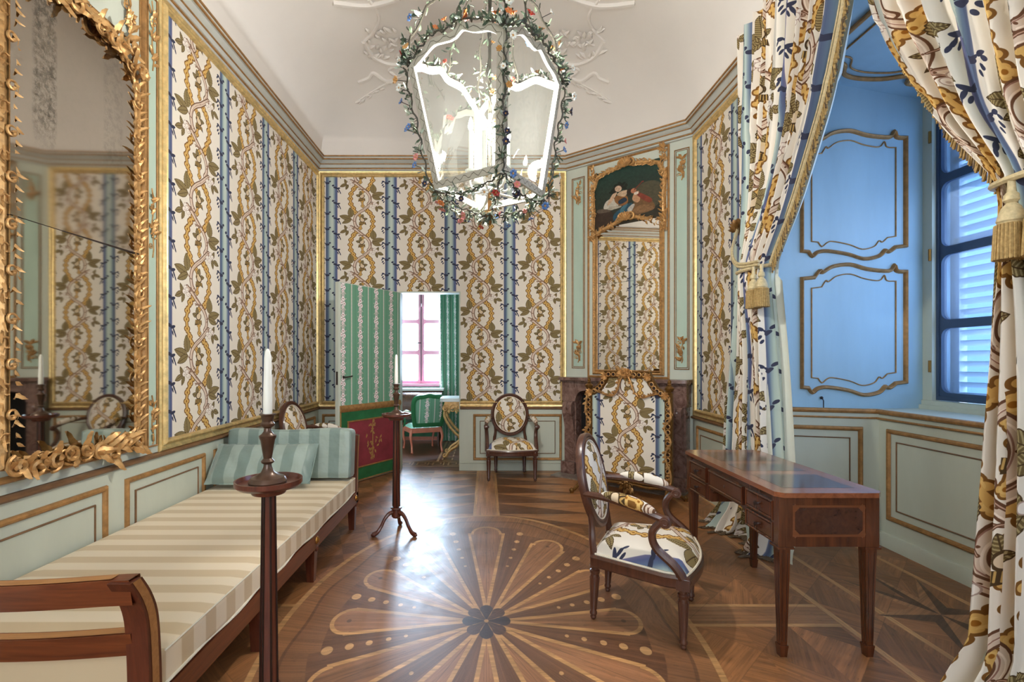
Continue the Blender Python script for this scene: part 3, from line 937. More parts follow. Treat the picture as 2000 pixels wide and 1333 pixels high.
_LEAF = None


def acanthus(mb, pos, along, normal, L, W, curl=.5, mat=0, nr=5):
    """one curled carved leaf"""
    a = Vector(along).normalized(); n = Vector(normal).normalized()
    n = (n - a * n.dot(a)).normalized(); s = n.cross(a)
    pos = Vector(pos)
    vs = []
    for j in range(nr + 1):
        t = j / nr
        wd = W * .5 * (math.sin(math.pi * min(1, .18 + .80 * t)) ** .8) * (1.0 if j % 2 == 0 else .72)
        if j == nr: wd = W * .03
        th = t * t * curl * 2.2
        x = L * (t - .22 * curl * t * t); z = L * curl * (t ** 2.2) * .55 + W * .22 * math.sin(math.pi * t)
        c = pos + a * x + n * (z)
        vs += [c - s * wd - n * (W * .12), c + n * (W * .12), c + s * wd - n * (W * .12)]
    fs = []
    for j in range(nr):
        for k in range(2):
            fs.append((j * 3 + k, j * 3 + k + 1, (j + 1) * 3 + k + 1, (j + 1) * 3 + k))
    mb.add(vs, fs, mat)


def scroll(mb, c, e1, e2, r0, turns=1.3, rt=.010, flip=1, start=0.0, mat=0, n=16, lift=None):
    e1, e2 = Vector(e1), Vector(e2)
    nn = e1.cross(e2)
    pts, rr = [], []
    for i in range(n + 1):
        t = i / n
        r = r0 * (1 - .82 * t)
        an = start + flip * t * turns * 2 * math.pi
        pts.append(Vector(c) + e1 * (r * math.cos(an)) + e2 * (r * math.sin(an)) + nn * (.35 * r0 * t))
        rr.append(rt * (.7 + .6 * t))
    mb.tube(pts, rr, 6, mat)


def carved_run(mb, path, M, width, seed=1, step=.07, depth=.03, leaf=.09, closed=True, scrolls=True, outward=True):
    """a rococo border: a rounded rail with acanthus leaves and C-scrolls growing along it"""
    rnd = random.Random(seed)
    prof = [(-width * .5, 0), (-width * .5, depth * .4), (-width * .28, depth * .9), (0, depth * .75), (width * .28, depth * .9), (width * .5, depth * .4), (width * .5, 0)]
    mb.sweep(path, prof, M, closed)
    n = len(path)
    pts = [Vector((p[0], p[1])) for p in path]
    if closed: pts.append(pts[0])
    acc, k = 0.0, 0
    R = M.to_3x3()
    nn = (R @ Vector((0, 0, 1))).normalized()
    for i in range(len(pts) - 1):
        d = pts[i + 1] - pts[i]; L = d.length
        if L < 1e-6: continue
        t = d / L; s = Vector((-t.y, t.x))
        while acc < L:
            p = pts[i] + t * acc
            for side in (1, -1):
                an = rnd.uniform(.3, .9) * side
                dr = t * math.cos(an) + s * math.sin(an)
                q = p + s * (side * width * rnd.uniform(.1, .35))
                w0 = M @ Vector((q.x, q.y, depth * .7))
                acanthus(mb, w0, R @ Vector((dr.x, dr.y, rnd.uniform(.0, .25))), nn, leaf * rnd.uniform(.75, 1.25), leaf * rnd.uniform(.34, .5), rnd.uniform(.3, .9), nr=5)
            if scrolls and k % 2 == 1:
                side = 1 if (k // 2) % 2 else -1
                q = p + s * (side * width * .15)
                scroll(mb, M @ Vector((q.x, q.y, depth)), R @ Vector((t.x, t.y, 0)), R @ Vector((s.x * side, s.y * side, 0)), width * .62, 1.25, width * .11, 1, rnd.uniform(0, 2))
            k += 1
            acc += step * rnd.uniform(.85, 1.15)
        acc -= L


def carved_spray(mb, M, u, v, w, h, seed, up=1, lift=.02):
    """a bunch of carved leaves and flowers on a panel"""
    rnd = random.Random(seed)
    R = M.to_3x3(); nn = (R @ Vector((0, 0, 1))).normalized()
    stem = [M @ Vector((u + w * .12 * math.sin(k * 1.3), v - h / 2 + h * k / 8, lift)) for k in range(9)]
    mb.tube(stem, w * .05, 5)
    for k in range(14):
        t = rnd.random()
        uu, vv = u + rnd.uniform(-.22, .22) * w, v - h / 2 + h * (.05 + .85 * t)
        an = rnd.uniform(-1.2, 1.2)
        dr = Vector((math.sin(an), up * math.cos(an), rnd.uniform(.0, .3)))
        L = rnd.uniform(.28, .5) * w + .02 * h
        acanthus(mb, M @ Vector((uu, vv, lift)), R @ dr, nn, L * 1.3, L * .62, rnd.uniform(.2, .6), nr=4)
    for k in range(4):
        uu, vv = u + rnd.uniform(-.25, .25) * w, v + rnd.uniform(-.35, .35) * h
        c = M @ Vector((uu, vv, lift + w * .1))
        mb.ball(c, w * .09, 8, 5)
        scroll(mb, M @ Vector((u + rnd.choice((-1, 1)) * w * .25, v + rnd.uniform(-.4, .4) * h, lift)), R @ Vector((1, 0, 0)), R @ Vector((0, 1, 0)), w * .2, 1.1, w * .035, rnd.choice((1, -1)), rnd.uniform(0, 6))


# ---- floor
mb = MB()
fuv = lambda x, y: ((x - FX0) / (FX1 - FX0), (y - FY0) / (FY1 - FY0))
for (x0, x1, y0, y1) in ((FX0, FX1, YF - .1, FY0), (FX0, FX1, FY0, YB)):
    mb.add([(x0, y0, 0), (x1, y0, 0), (x1, y1, 0), (x0, y1, 0)], [(0, 1, 2, 3)], 0, None, [fuv(x0, y0), fuv(x1, y0), fuv(x1, y1), fuv(x0, y1)])
structure('floor', mb, M_FLOOR, None, 'inlaid wooden floor with a large oval fan of pale petals', smooth=False)

# ---- wall on the sofa side
mb = MB(); mb.box(XL - .14, XL, YF - .14, YB + .15, 0, ZTOP)
wl = structure('wall_left', mb, M_PAINT, None, 'boiserie and printed cloth wall behind the daybed', smooth=False)
luv = lambda u, v: ((u - 3.94) / CLOTH_W, (v - 3.663) / CLOTH_H)
mb = MB(); flat(mb, W_LEFT, 3.12, 5.97, .84, 3.58, .012, 0, luv); mb.build('cloth_panel', M_FABRIC, wl, smooth=False)
mb = MB(); mb.sweep(rect(3.083, YB - .005, .772, 3.63), FRAME_PROF, W_LEFT); mb.build('gilt_frame', M_GILT, wl)
mb = MB(); flat(mb, W_LEFT, YF, YB, .10, .752, .016); mb.build('dado', M_DADO, wl, smooth=False)
mb = MB()
mb.sweep([(YB, .758), (YF, .758)], [(-.014, 0), (-.014, .03), (-.006, .042), (.004, .042), (.014, .03), (.014, 0)], W_LEFT, False)
mb.build('dado_rail', M_BROWN, wl)
for a, b in ((.2, 1.55), (1.70, 2.66), (2.79, 3.58), (3.70, 4.62), (4.74, 5.88)):
    moulded_panel(wl, W_LEFT, a, b, .20, .675, .016, M_DADO)
mb = MB(); flat(mb, W_LEFT, YF, 3.083, .775, 3.63, .010); mb.build('boiserie', M_PAINT, wl, smooth=False)
mb = MB()
mb.sweep(rect(2.985, 3.07, .82, 3.56), [(o, .010 + h) for o, h in THIN_PROF], W_LEFT, True)
mb.sweep(rect(1.30, 2.96, .82, 3.56), [(o, .010 + h * 1.3) for o, h in PANEL_PROF], W_LEFT, True)
mb.sweep([(2.92, 3.17), (2.92, 3.50), (1.6, 3.50), (1.6, 3.17)], [(o, .010 + h) for o, h in THIN_PROF], W_LEFT, True)
mb.build('panel_lines', M_GILTD, wl)
mb = MB(); flat(mb, W_LEFT, 2.995, 3.06, .83, 3.55, .013); mb.build('panel_field', M_PANEL, wl, smooth=False)
for v, h, s_ in ((3.32, .42, 1), (2.18, .42, 2), (.98, .30, 3)):
    mb = MB(); carved_spray(mb, W_LEFT, 3.028, v, .075, h, s_, 1, .016); mb.build('carved_spray', M_GILTC, wl)
for u, v, w, h, s_ in ((2.82, 3.31, .12, .26, 8), (2.55, 3.33, .16, .24, 9)):
    mb = MB(); carved_spray(mb, W_LEFT, u, v, w, h, s_, 1, .02); mb.build('carved_spray', M_GILTC, wl)

# ---- far wall with the jib-door opening
DX0, DX1, DZ = -1.057, -.317, 2.167
mb = MB()
mb.box(XL, DX0, YB, YB + .15, 0, ZTOP); mb.box(DX1, 1.2, YB, YB + .15, 0, ZTOP); mb.box(DX0, DX1, YB, YB + .15, DZ, ZTOP)
wb = structure('wall_back', mb, M_PAINT, None, 'far wall of printed cloth with the doorway', smooth=False)
buv = lambda u, v: ((u + 1.085) / CLOTH_W, (v - 3.663) / CLOTH_H)
mb = MB()
flat(mb, W_BACK, -1.98, DX0, .84, 3.58, .012, 0, buv); flat(mb, W_BACK, DX1, .93, .84, 3.58, .012, 0, buv); flat(mb, W_BACK, DX0, DX1, DZ, 3.58, .012, 0, buv)
mb.build('cloth_panel', M_FABRIC, wb, smooth=False)
mb = MB(); mb.sweep([(DX1, .772), (.968, .772), (.968, 3.63), (-2.035, 3.63), (-2.035, .772), (DX0, .772)], FRAME_PROF, W_BACK, False); mb.build('gilt_frame', M_GILT, wb)
mb = MB(); flat(mb, W_BACK, XL, DX0, .10, .752, .016); flat(mb, W_BACK, DX1, .976, .10, .752, .016); mb.build('dado', M_DADO, wb, smooth=False)
mb = MB()
for a, b in ((DX0, XL), (.976, DX1)):
    mb.sweep([(b, .758), (a, .758)] if a < b else [(a, .758), (b, .758)], [(-.014, 0), (-.014, .03), (-.006, .042), (.004, .042), (.014, .03), (.014, 0)], W_BACK, False)
mb.build('dado_rail', M_BROWN, wb)
moulded_panel(wb, W_BACK, -.16, .915, .125, .685, .016, M_DADO)
moulded_panel(wb, W_BACK, -1.99, -1.20, .125, .685, .016, M_DADO)
mb = MB()
mb.box(DX1 - .012, DX1 + .004, YB - .018, YB + .15, 0, DZ); mb.box(DX0 - .004, DX0 + .012, YB - .014, YB + .15, 0, DZ); mb.box(DX0, DX1, YB - .016, YB + .15, DZ - .012, DZ + .004)
mb.build('door_lining', M_DADO, wb, smooth=False)

# ---- corner wall carrying the fireplace
mb = MB(); mb.box(-.05, CHL + .05, 0, ZTOP, -.14, 0, 0, W_CHIM)
wc = structure('wall_chimney', mb, M_PAINT, None, 'canted pale green wall above the fireplace', smooth=False)
U = chim_u
for (xa, xb, yt, yb_, py) in ((1118, 1142, 345, 718, 0), (1318, 1346, 288, 718, 1)):
    u0, u1 = U(xa), U(xb); v1, v0 = chim_z(xb, yt), 1.245
    mb = MB(); mb.sweep(rect(u0, u1, v0, v1), [(o, .004 + h) for o, h in THIN_PROF], W_CHIM, True)
    mb.sweep(rect(u0 + .016, u1 - .016, v0 + .016, v1 - .016), [(o * .7, .004 + h * .7) for o, h in THIN_PROF], W_CHIM, True)
    mb.build('panel_lines', M_GILTD, wc)
    mb = MB(); flat(mb, W_CHIM, u0 + .018, u1 - .018, v0 + .018, v1 - .018, .006); mb.build('panel_field', M_PANEL, wc, smooth=False)
    for v, s_ in ((v1 - .19, 21), (v0 + .20, 22)):
        mb = MB(); carved_spray(mb, W_CHIM, (u0 + u1) / 2, v, (u1 - u0) * .72, .27, s_ + py, 1, .014); mb.build('carved_spray', M_GILTC, wc)
mb = MB()
a, b = U(1150), U(1306)
mb.sweep([(a, 1.15), (b, 1.15), (b, 3.61), (a, 3.61)], [(-.012, .0), (-.012, .012), (0, .018), (.012, .008), (.014, 0)], W_CHIM, True); mb.build('breast_moulding', M_GILTD, wc)
mb = MB(); flat(mb, W_CHIM, a, b, 1.15, 3.61, .006); mb.build('breast_panel', M_PAINT, wc, smooth=False)

# ---- window wall with the deep recess
mb = MB()
mb.box(XR, XR + .12, NF, CB.y + .1, 0, ZTOP); mb.box(XR, XR + .12, YF - .14, NN, 0, ZTOP); mb.box(XR, XR + .12, NN, NF, 3.62, ZTOP)
wr = structure('wall_right', mb, M_PAINT, None, 'window wall of printed cloth beside the recess', smooth=False)
ruv = lambda u, v: ((u + 4.16) / CLOTH_W, (v - 3.663) / CLOTH_H)
mb = MB(); flat(mb, W_RIGHT, -5.03, -NF - .08, .84, 3.58, .012, 0, ruv); mb.build('cloth_panel', M_FABRIC, wr, smooth=False)
mb = MB(); mb.sweep(rect(-CB.y + .012, -NF - .02, .772, 3.63), FRAME_PROF, W_RIGHT); mb.build('gilt_frame', M_GILT, wr)
mb = MB(); flat(mb, W_RIGHT, -CB.y, -NF, .10, .752, .016); flat(mb, W_RIGHT, -NN, -YF, .10, .752, .016); mb.build('dado', M_DADO, wr, smooth=False)
mb = MB(); mb.sweep([(-NF, .758), (-CB.y, .758)], [(-.014, 0), (-.014, .03), (-.006, .042), (.004, .042), (.014, .03), (.014, 0)], W_RIGHT, False); mb.build('dado_rail', M_BROWN, wr)
moulded_panel(wr, W_RIGHT, -4.98, -4.18, .17, .685, .016, M_DADO)

# recess: reveals, soffit, sill and dado
XD, ZL = 2.876, .967                                     # window-wall dado plane and ledge height
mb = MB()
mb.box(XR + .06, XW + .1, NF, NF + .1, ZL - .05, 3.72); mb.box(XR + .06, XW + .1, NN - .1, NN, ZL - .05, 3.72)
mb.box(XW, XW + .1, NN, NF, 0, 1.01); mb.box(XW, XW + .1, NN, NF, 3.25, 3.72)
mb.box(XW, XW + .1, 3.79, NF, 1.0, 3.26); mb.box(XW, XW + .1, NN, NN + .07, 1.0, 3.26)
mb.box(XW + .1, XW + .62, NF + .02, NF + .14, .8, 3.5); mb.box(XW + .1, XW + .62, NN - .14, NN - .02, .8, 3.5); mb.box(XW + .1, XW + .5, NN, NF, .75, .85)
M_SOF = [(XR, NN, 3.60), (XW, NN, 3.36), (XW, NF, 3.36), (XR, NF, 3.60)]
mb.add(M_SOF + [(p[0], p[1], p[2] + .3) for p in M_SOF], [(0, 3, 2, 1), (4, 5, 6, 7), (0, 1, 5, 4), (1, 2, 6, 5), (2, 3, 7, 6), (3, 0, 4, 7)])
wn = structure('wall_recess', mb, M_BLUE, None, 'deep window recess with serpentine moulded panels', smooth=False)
mb = MB()
dado = [(XR, NF), (XD, 3.64), (XD, 2 * NC - 3.64), (XR, NN)]
for (p, q) in zip(dado[:-1], dado[1:]):
    mb.add([(p[0], p[1], 0), (q[0], q[1], 0), (q[0], q[1], ZL), (p[0], p[1], ZL)], [(0, 1, 2, 3)])
mb.add([(XR, NF, ZL), (XD, 3.64, ZL), (XW, NF, ZL)], [(0, 1, 2)]); mb.add([(XD, 3.64, ZL), (XD, 2 * NC - 3.64, ZL), (XW, NN, ZL), (XW, NF, ZL)], [(0, 1, 2, 3)]); mb.add([(XD, 2 * NC - 3.64, ZL), (XR, NN, ZL), (XW, NN, ZL)], [(0, 1, 2)])
mb.build('dado', M_DADO, wn, smooth=False)
mb = MB(); mb.tube([(p[0] - .01, p[1], ZL) for p in dado], .018, 8); mb.tube([(p[0] - .012, p[1], ZL - .05) for p in dado], .008, 6); mb.build('sill_moulding', M_GILTD, wn)
W_SPLAY = wall_matrix(dado[0], (dado[1][0] - dado[0][0], dado[1][1] - dado[0][1]), (dado[1][1] - dado[0][1], -(dado[1][0] - dado[0][0])))
sl = math.hypot(dado[1][0] - dado[0][0], dado[1][1] - dado[0][1])
moulded_panel(wn, W_SPLAY, .14, sl - .10, .20, .85, .002, M_DADO)
W_SILL = wall_matrix((XD, 0), (0, -1), (-1, 0))
moulded_panel(wn, W_SILL, -3.56, -2.73, .20, .85, .002, M_DADO); moulded_panel(wn, W_SILL, -2.60, -1.77, .20, .85, .002, M_DADO)
mb = MB(); mb.tube([(p[0] - .012, p[1] , .05) for p in dado], .006, 6)
mb.sweep([(p[0], p[1]) for p in dado][::-1], [(0, .10), (.016, .10), (.02, .085), (.02, 0)], None, False); mb.build('baseboard', M_DADO, wn)
W_REV = wall_matrix((0, NF), (1, 0), (0, -1))


def serpent(y_top, y_bot, x0, x1, g=0.0):
    """outline of one shutter panel: serpentine head and foot, straight sides"""
    Xa, Xb = (x0 - PPX) * NF / FPX + g, (x1 - PPX) * NF / FPX - g
    za, zb = EYE - (y_bot - PPY) * NF / FPX + g, EYE - (y_top - PPY) * NF / FPX - g
    w = Xb - Xa
    top = [(Xb, zb - .055), (Xb - .05, zb - .055), (Xb - .075, zb - .045), (Xb - .09, zb - .01), (Xb - .13, zb - .05), (Xb - .30 * w / .8, zb - .035), (Xa + .46 * w, zb), (Xa + .30 * w, zb - .015), (Xa + .20 * w, zb - .06), (Xa + .17 * w, zb - .05), (Xa + .12 * w, zb - .10), (Xa, zb - .11)]
    bot = [(Xa, za + .06), (Xa + .05, za + .055), (Xa + .08, za + .02), (Xa + .12, za + .05), (Xa + .25 * w, za + .06), (Xa + .45 * w, za + .035), (Xa + .60 * w, za), (Xa + .74 * w, za + .02), (Xa + .80 * w, za + .065), (Xa + .84 * w, za + .055), (Xa + .90 * w, za + .09), (Xb, za + .10)]
    f = lambda pts: catmull(pts[1:-1], 4)
    return [bot[0]] + [tuple(p) for p in f(bot)] + [bot[-1]] + [top[0]] + [tuple(p) for p in f(top)] + [top[-1]]


for (yt, yb_) in ((256, 506), (517, 772)):
    mb = MB()
    mb.sweep(serpent(yt, yb_, 1566, 1768), [(o, h) for o, h in [(-.014, 0), (-.012, .016), (-.003, .026), (.006, .020), (.012, .008), (.016, 0)]], W_REV, True, 0)
    mb.sweep(serpent(yt, yb_, 1566, 1768, .075), [(o, h * .8) for o, h in THIN_PROF], W_REV, True, 0)
    mb.build('shutter_moulding', M_GILTD, wn)
    mb = MB()
    W_REVN = wall_matrix((0, NN), (-1, 0), (0, 1))
    mb.sweep([(-p[0], p[1]) for p in serpent(yt, yb_, 1566, 1768)][::-1], [(o, h) for o, h in [(-.014, 0), (-.012, .016), (-.003, .026), (.006, .020), (.012, .008), (.016, 0)]], W_REVN, True, 0)
    mb.build('shutter_moulding', M_GILTD, wn)
sz = lambda x: 3.60 - (x - XR) / (XW - XR) * .24
mb = MB()
k = [(2.42, 3.66), (2.60, 3.62), (2.68, 3.72), (2.80, 3.74), (2.95, 3.70), (3.08, 3.62), (3.14, 3.70), (3.30, 3.66)]
mb.tube([(x, y, sz(x) - .012) for x, y in catmull(k, 5)], .016, 8)
mb.tube([(x, y - .07, sz(x) - .006) for x, y in catmull(k, 5)], .006, 6)
mb.tube([(2.42, 3.66, sz(2.42) - .012), (2.42, 1.66, sz(2.42) - .012)], .016, 8); mb.tube([(3.30, 3.66, sz(3.3) - .012), (3.30, 1.66, sz(3.3) - .012)], .016, 8)
mb.tube([(2.52, 3.58, sz(2.52) - .006), (2.52, 1.74, sz(2.52) - .006)], .006, 6)
mb.build('soffit_moulding', M_GILTD, wn)
mb = MB(); mb.tube([(XR, NF, .77), (XR, NF, 3.6), (XR, NF, 3.6), (XR, NN, 3.6)], .016, 6); mb.build('edge_moulding', M_GILTD, wn)
mb = MB(); mb.tube([(2.60, NF - .012, 1.05), (2.60, NF - .03, 1.03), (2.60, NF - .03, .95), (2.61, NF - .05, .93), (2.62, NF - .03, .95)], .004, 6); mb.ball((2.60, NF - .008, 1.05), .012, 8, 5); mb.build('shutter_hook', M_EBONY, wn)


# ---- windows
def rounded(u0, u1, v0, v1, r, n=5):
    pts = []
    for (cx, cy_, a0) in ((u1 - r, v0 + r, -90), (u1 - r, v1 - r, 0), (u0 + r, v1 - r, 90), (u0 + r, v0 + r, 180)):
        for k in range(n + 1):
            a = math.radians(a0 + 90 * k / n)
            pts.append((cx + r * math.cos(a), cy_ + r * math.sin(a)))
    return pts


def ring(mb, M, u0, u1, v0, v1, b, r, w0, w1, mat=0):
    inn = rounded(u0 + b, u1 - b, v0 + b, v1 - b, r)
    out = []
    n = len(inn) // 4
    for k, (cu, cv) in enumerate(((u1, v0), (u1, v1), (u0, v1), (u0, v0))):
        out += [(cu, cv)] * n
    m = len(inn)
    vs = [(*p, w1) for p in inn] + [(*p, w1) for p in out] + [(*p, w0) for p in inn] + [(*p, w0) for p in out]
    fs = []
    for i in range(m):
        j = (i + 1) % m
        fs += [(i, j, m + j, m + i), (2 * m + j, 2 * m + i, 3 * m + i, 3 * m + j), (j, i, 2 * m + i, 2 * m + j), (m + i, m + j, 3 * m + j, 3 * m + i)]
    mb.add(vs, fs, mat, M)


W_WIN = wall_matrix((XW, 0), (0, -1), (-1, 0))           # u = -Y
mb = MB()
y0, y1, z0, z1 = 1.54, 3.775, 1.046, 3.25
for (a, b) in ((-3.775, -2.67), (-2.65, -1.545)):
    rows = [z0 + .02 + k * (z1 - z0 - .02) / 4 for k in range(5)]
    for r0, r1 in zip(rows[:-1], rows[1:]):
        ring(mb, W_WIN, a, b, r0, r1, .032, .06, -.03, .012, 0)
    ring(mb, W_WIN, a - .012, b + .012, z0 - .006, z1, .03, .01, -.035, .02, 0)
win = structure('window_1', mb, M_WINFRAME, None, 'tall blue window with bowed glazing bars and louvres outside')
mb = MB(); mb.box(XW - .05, XW + .005, 3.778, NF, ZL, 3.36); mb.box(XW - .05, XW + .005, NN, 1.538, ZL, 3.36); mb.box(XW - .06, XW + .01, NN, NF, ZL, 1.035); mb.box(XW - .08, XW, NN, NF, ZL, 1.0)
mb.build('window_casing', M_DADO, win, smooth=False)
mb = MB(); flat(mb, W_WIN, -3.77, -1.545, z0, z1, -.012, 0, None, -.012); mb.build('mesh_pane', M_SCREEN, win, smooth=False)
mb = MB()
for z in (1.25, 2.1, 3.0):
    mb.tube([(XW - .056, 3.792, z), (XW - .056, 3.792, z + .09)], .009, 8)
mb.build('hinge', M_BRASS, win)
mb = MB()
XS = 3.60
for k in range(29):
    z = 1.0 + k * .078
    mb.add([(XS - .020, 1.60, z + .017), (XS + .020, 1.60, z - .017), (XS + .020, 3.76, z - .017), (XS - .020, 3.76, z + .017),
            (XS - .017, 1.60, z + .023), (XS + .023, 1.60, z - .011), (XS + .023, 3.76, z - .011), (XS - .017, 3.76, z + .023)],
           [(0, 1, 2, 3), (7, 6, 5, 4), (0, 3, 7, 4), (1, 5, 6, 2)])
mb.box(XS - .03, XS + .03, 3.75, 3.88, .9, 3.3); mb.box(XS - .03, XS + .03, 1.44, 1.60, .9, 3.3); mb.box(XS - .03, XS + .03, 2.62, 2.70, .9, 3.3)
for z in (1.62, 2.24, 2.86): mb.box(XS - .03, XS + .03, 1.6, 3.80, z - .02, z + .03)
mb.build('louvred_shutter', M_LOUVRE, win, smooth=False)

# ---- wall behind the camera, with a window made up to go with the fill lamp
mb = MB()
mb.box(XL, -1.75, YF - .14, YF, 0, ZTOP); mb.box(.95, XR, YF - .14, YF, 0, ZTOP); mb.box(-1.75, .95, YF - .14, YF, 0, 1.0); mb.box(-1.75, .95, YF - .14, YF, 3.6, ZTOP)
structure('wall_front', mb, M_PAINT, None, 'pale wall behind the viewpoint', smooth=False)
W_FRONT = wall_matrix((0, YF - .10), (-1, 0), (0, 1))
mb = MB()
for (a, b) in ((-.95, -.30), (-.30, .35), (.40, 1.05), (1.05, 1.75)):
    for r0, r1 in zip((1.0, 1.65, 2.3, 2.95), (1.65, 2.3, 2.95, 3.6)):
        ring(mb, W_FRONT, a, b, r0, r1, .03, .03, -.02, .02)
wf_ = structure('added_window', mb, M_WHITEFRAME, None, 'made-up wide white window behind the viewpoint')
mb = MB(); flat(mb, W_FRONT, -.95, 1.75, 1.0, 3.6, 0, 0, None, 0); mb.build('pane', M_GLASSW, wf_, smooth=False)

# ---- cornice, ceiling, baseboards
room = [(XL, YF), (XR, YF), (CB.x, CB.y), (CA.x, CA.y), (XL, YB)]
mb = MB()
mb.sweep(room, [(0, 3.63), (.022, 3.632), (.026, 3.655), (.045, 3.662), (.05, 3.70), (.062, 3.706), (.085, 3.738), (.105, 3.742), (.112, 3.776), (0, 3.776)], None, True, 0)
for (o, z, r) in ((.030, 3.655, .007), (.052, 3.703, .007), (.108, 3.742, .006), (.113, 3.774, .007)):
    mb.sweep(room, [(o - r, z - r), (o + r, z - r), (o + r, z + r), (o - r, z + r)], None, True, 1)
structure('trim_1', mb, [M_CORNICE, M_GILTD], None, 'grey and gilt cornice round the room')
mb = MB()
prof = [(.06 + .95 * (1 - math.cos(a)), 3.776 + .78 * math.sin(a)) for a in [math.pi / 2 * k / 14 for k in range(15)]]
mb.sweep(room, prof, None, True)
n = len(mb.v); m_ = len(prof)
mb.f.append(tuple(i * m_ + m_ - 1 for i in range(len(room)))[::-1]); mb.mi.append(0)
mb.box(XL - .14, XR + .14, YF - .14, YB + .15, 4.6, 4.65)
ce = structure('ceiling', mb, M_CEIL, None, 'white coved ceiling with plaster garlands', angle=80)
for name, M, a, b in (('baseboard_left', W_LEFT, YF, YB), ('baseboard_back', W_BACK, DX1, .976), ('baseboard_rear', W_BACK, XL, DX0), ('baseboard_right', W_RIGHT, -CB.y, -NF)):
    mb = MB(); mb.sweep([(b, 0), (a, 0)][::-1], [(0, .020), (.085, .020), (.092, .026), (.10, .026), (.105, .016), (.105, 0)], M, False)
    structure(name, mb, M_DADO, None, 'low painted skirting')


# plaster garlands on the cove: leaf sprays and a fluttering ribbon
def ceil_z(x, y):
    d = min(x - XL, XR - x, YB - y)
    c = (Vector((x, y)) - CA).dot(CHN); d = min(d, c) - .06
    if d >= .95: return 4.556
    d = max(d, 0)
    return 3.776 + .78 * math.sqrt(max(0, 1 - (1 - d / .95) ** 2))


def cpt(px, py):
    """where a sight line meets the ceiling or its cove"""
    lo, hi = 2.0, 6.0
    for k in range(60):
        Y = lo + (hi - lo) * k / 59
        p = P(px, py, Y)
        if abs(p.x) < 2.0 and p.z >= ceil_z(p.x, Y):
            a, b = Y - 4.0 / 59, Y
            for _ in range(24):
                m = (a + b) / 2; q = P(px, py, m)
                if q.z >= ceil_z(q.x, m): b = m
                else: a = m
            q = P(px, py, b)
            return Vector((q.x, b, ceil_z(q.x, b) - .006))
    return None


def garland(seed, cx, sx):
    rnd = random.Random(seed)
    mb = MB()
    F = lambda dx, dy: cpt(cx + sx * dx, dy)
    def line(pts, r):
        q = [F(*p) for p in catmull(pts, 5)]
        q = [p for p in q if p is not None]
        if len(q) > 2: mb.tube(q, r, 6)
    line([(-160, 80), (-140, 110), (-105, 125), (-60, 118)], .024)
    line([(-60, 128), (-85, 125), (-110, 135), (-95, 150), (-115, 158), (-140, 142), (-150, 152), (-170, 160)], .021)
    line([(-175, 200), (-150, 182), (-120, 165), (-90, 150)], .012)
    line([(-150, -2), (-130, 30), (-140, 60), (-160, 80)], .015)
    line([(-90, -6), (-150, 10), (-220, 4)], .026)
    for k in range(46):
        dx, dy = rnd.uniform(-150, -60), rnd.uniform(62, 122)
        if dy > 118 - (dx + 60) * .02: continue
        p, q = F(dx, dy), F(dx + rnd.uniform(-14, 14), dy - rnd.uniform(6, 16))
        if p is None or q is None: continue
        acanthus(mb, p, q - p, Vector((0, -.5, -1)), rnd.uniform(.09, .14), .055, .3, nr=4)
    for k in range(16):
        t = k / 15
        p, q = F(-175 + 90 * t, 202 - 52 * t + rnd.uniform(-6, 6)), F(-160 + 90 * t, 190 - 52 * t)
        if p is None or q is None: continue
        acanthus(mb, p, q - p + Vector((rnd.uniform(-.03, .03), 0, rnd.uniform(-.03, .03))), Vector((0, -.5, -1)), .08, .04, .3, nr=4)
    mb.build('plaster_garland', M_CEIL, ce)


garland(1, 870, 1); garland(2, 1020, -1)
# ------------------------------------------------------------------ furniture
def fuv_c(sx=1.0, u0=.408, v0=.35):
    return lambda a, b: (u0 + a / CLOTH_W * sx, v0 + b / CLOTH_H * sx)


def disc_cushion(mb, M, a, b, dome, uv, nr=8, ns=36, base=0.0, mat=0):
    """oval domed pad in the (u, v) plane of M, swelling along w"""
    vs, us = [(0, 0, base + dome)], [uv(0, 0)]
    for i in range(1, nr + 1):
        r = i / nr
        for k in range(ns):
            an = 2 * math.pi * k / ns
            u, v = a * r * math.cos(an), b * r * math.sin(an)
            vs.append((u, v, base + dome * math.sqrt(max(0, 1 - r ** 2.6)) if i < nr else base - .004)); us.append(uv(u, v))
    fs = [(0, 1 + k, 1 + (k + 1) % ns) for k in range(ns)]
    for i in range(nr - 1):
        for k in range(ns):
            p = 1 + i * ns
            fs.append((p + k, p + ns + k, p + ns + (k + 1) % ns, p + (k + 1) % ns))
    mb.add(vs, fs, mat, M, us)


LEG_PROF = [(.0275, .285), (.0275, .275), (.019, .272), (.019, .262), (.026, .256), (.026, .244), (.021, .236), (.0235, .225), (.015, .045), (.019, .038), (.019, .028), (.014, .022), (.016, .012), (.010, 0)]


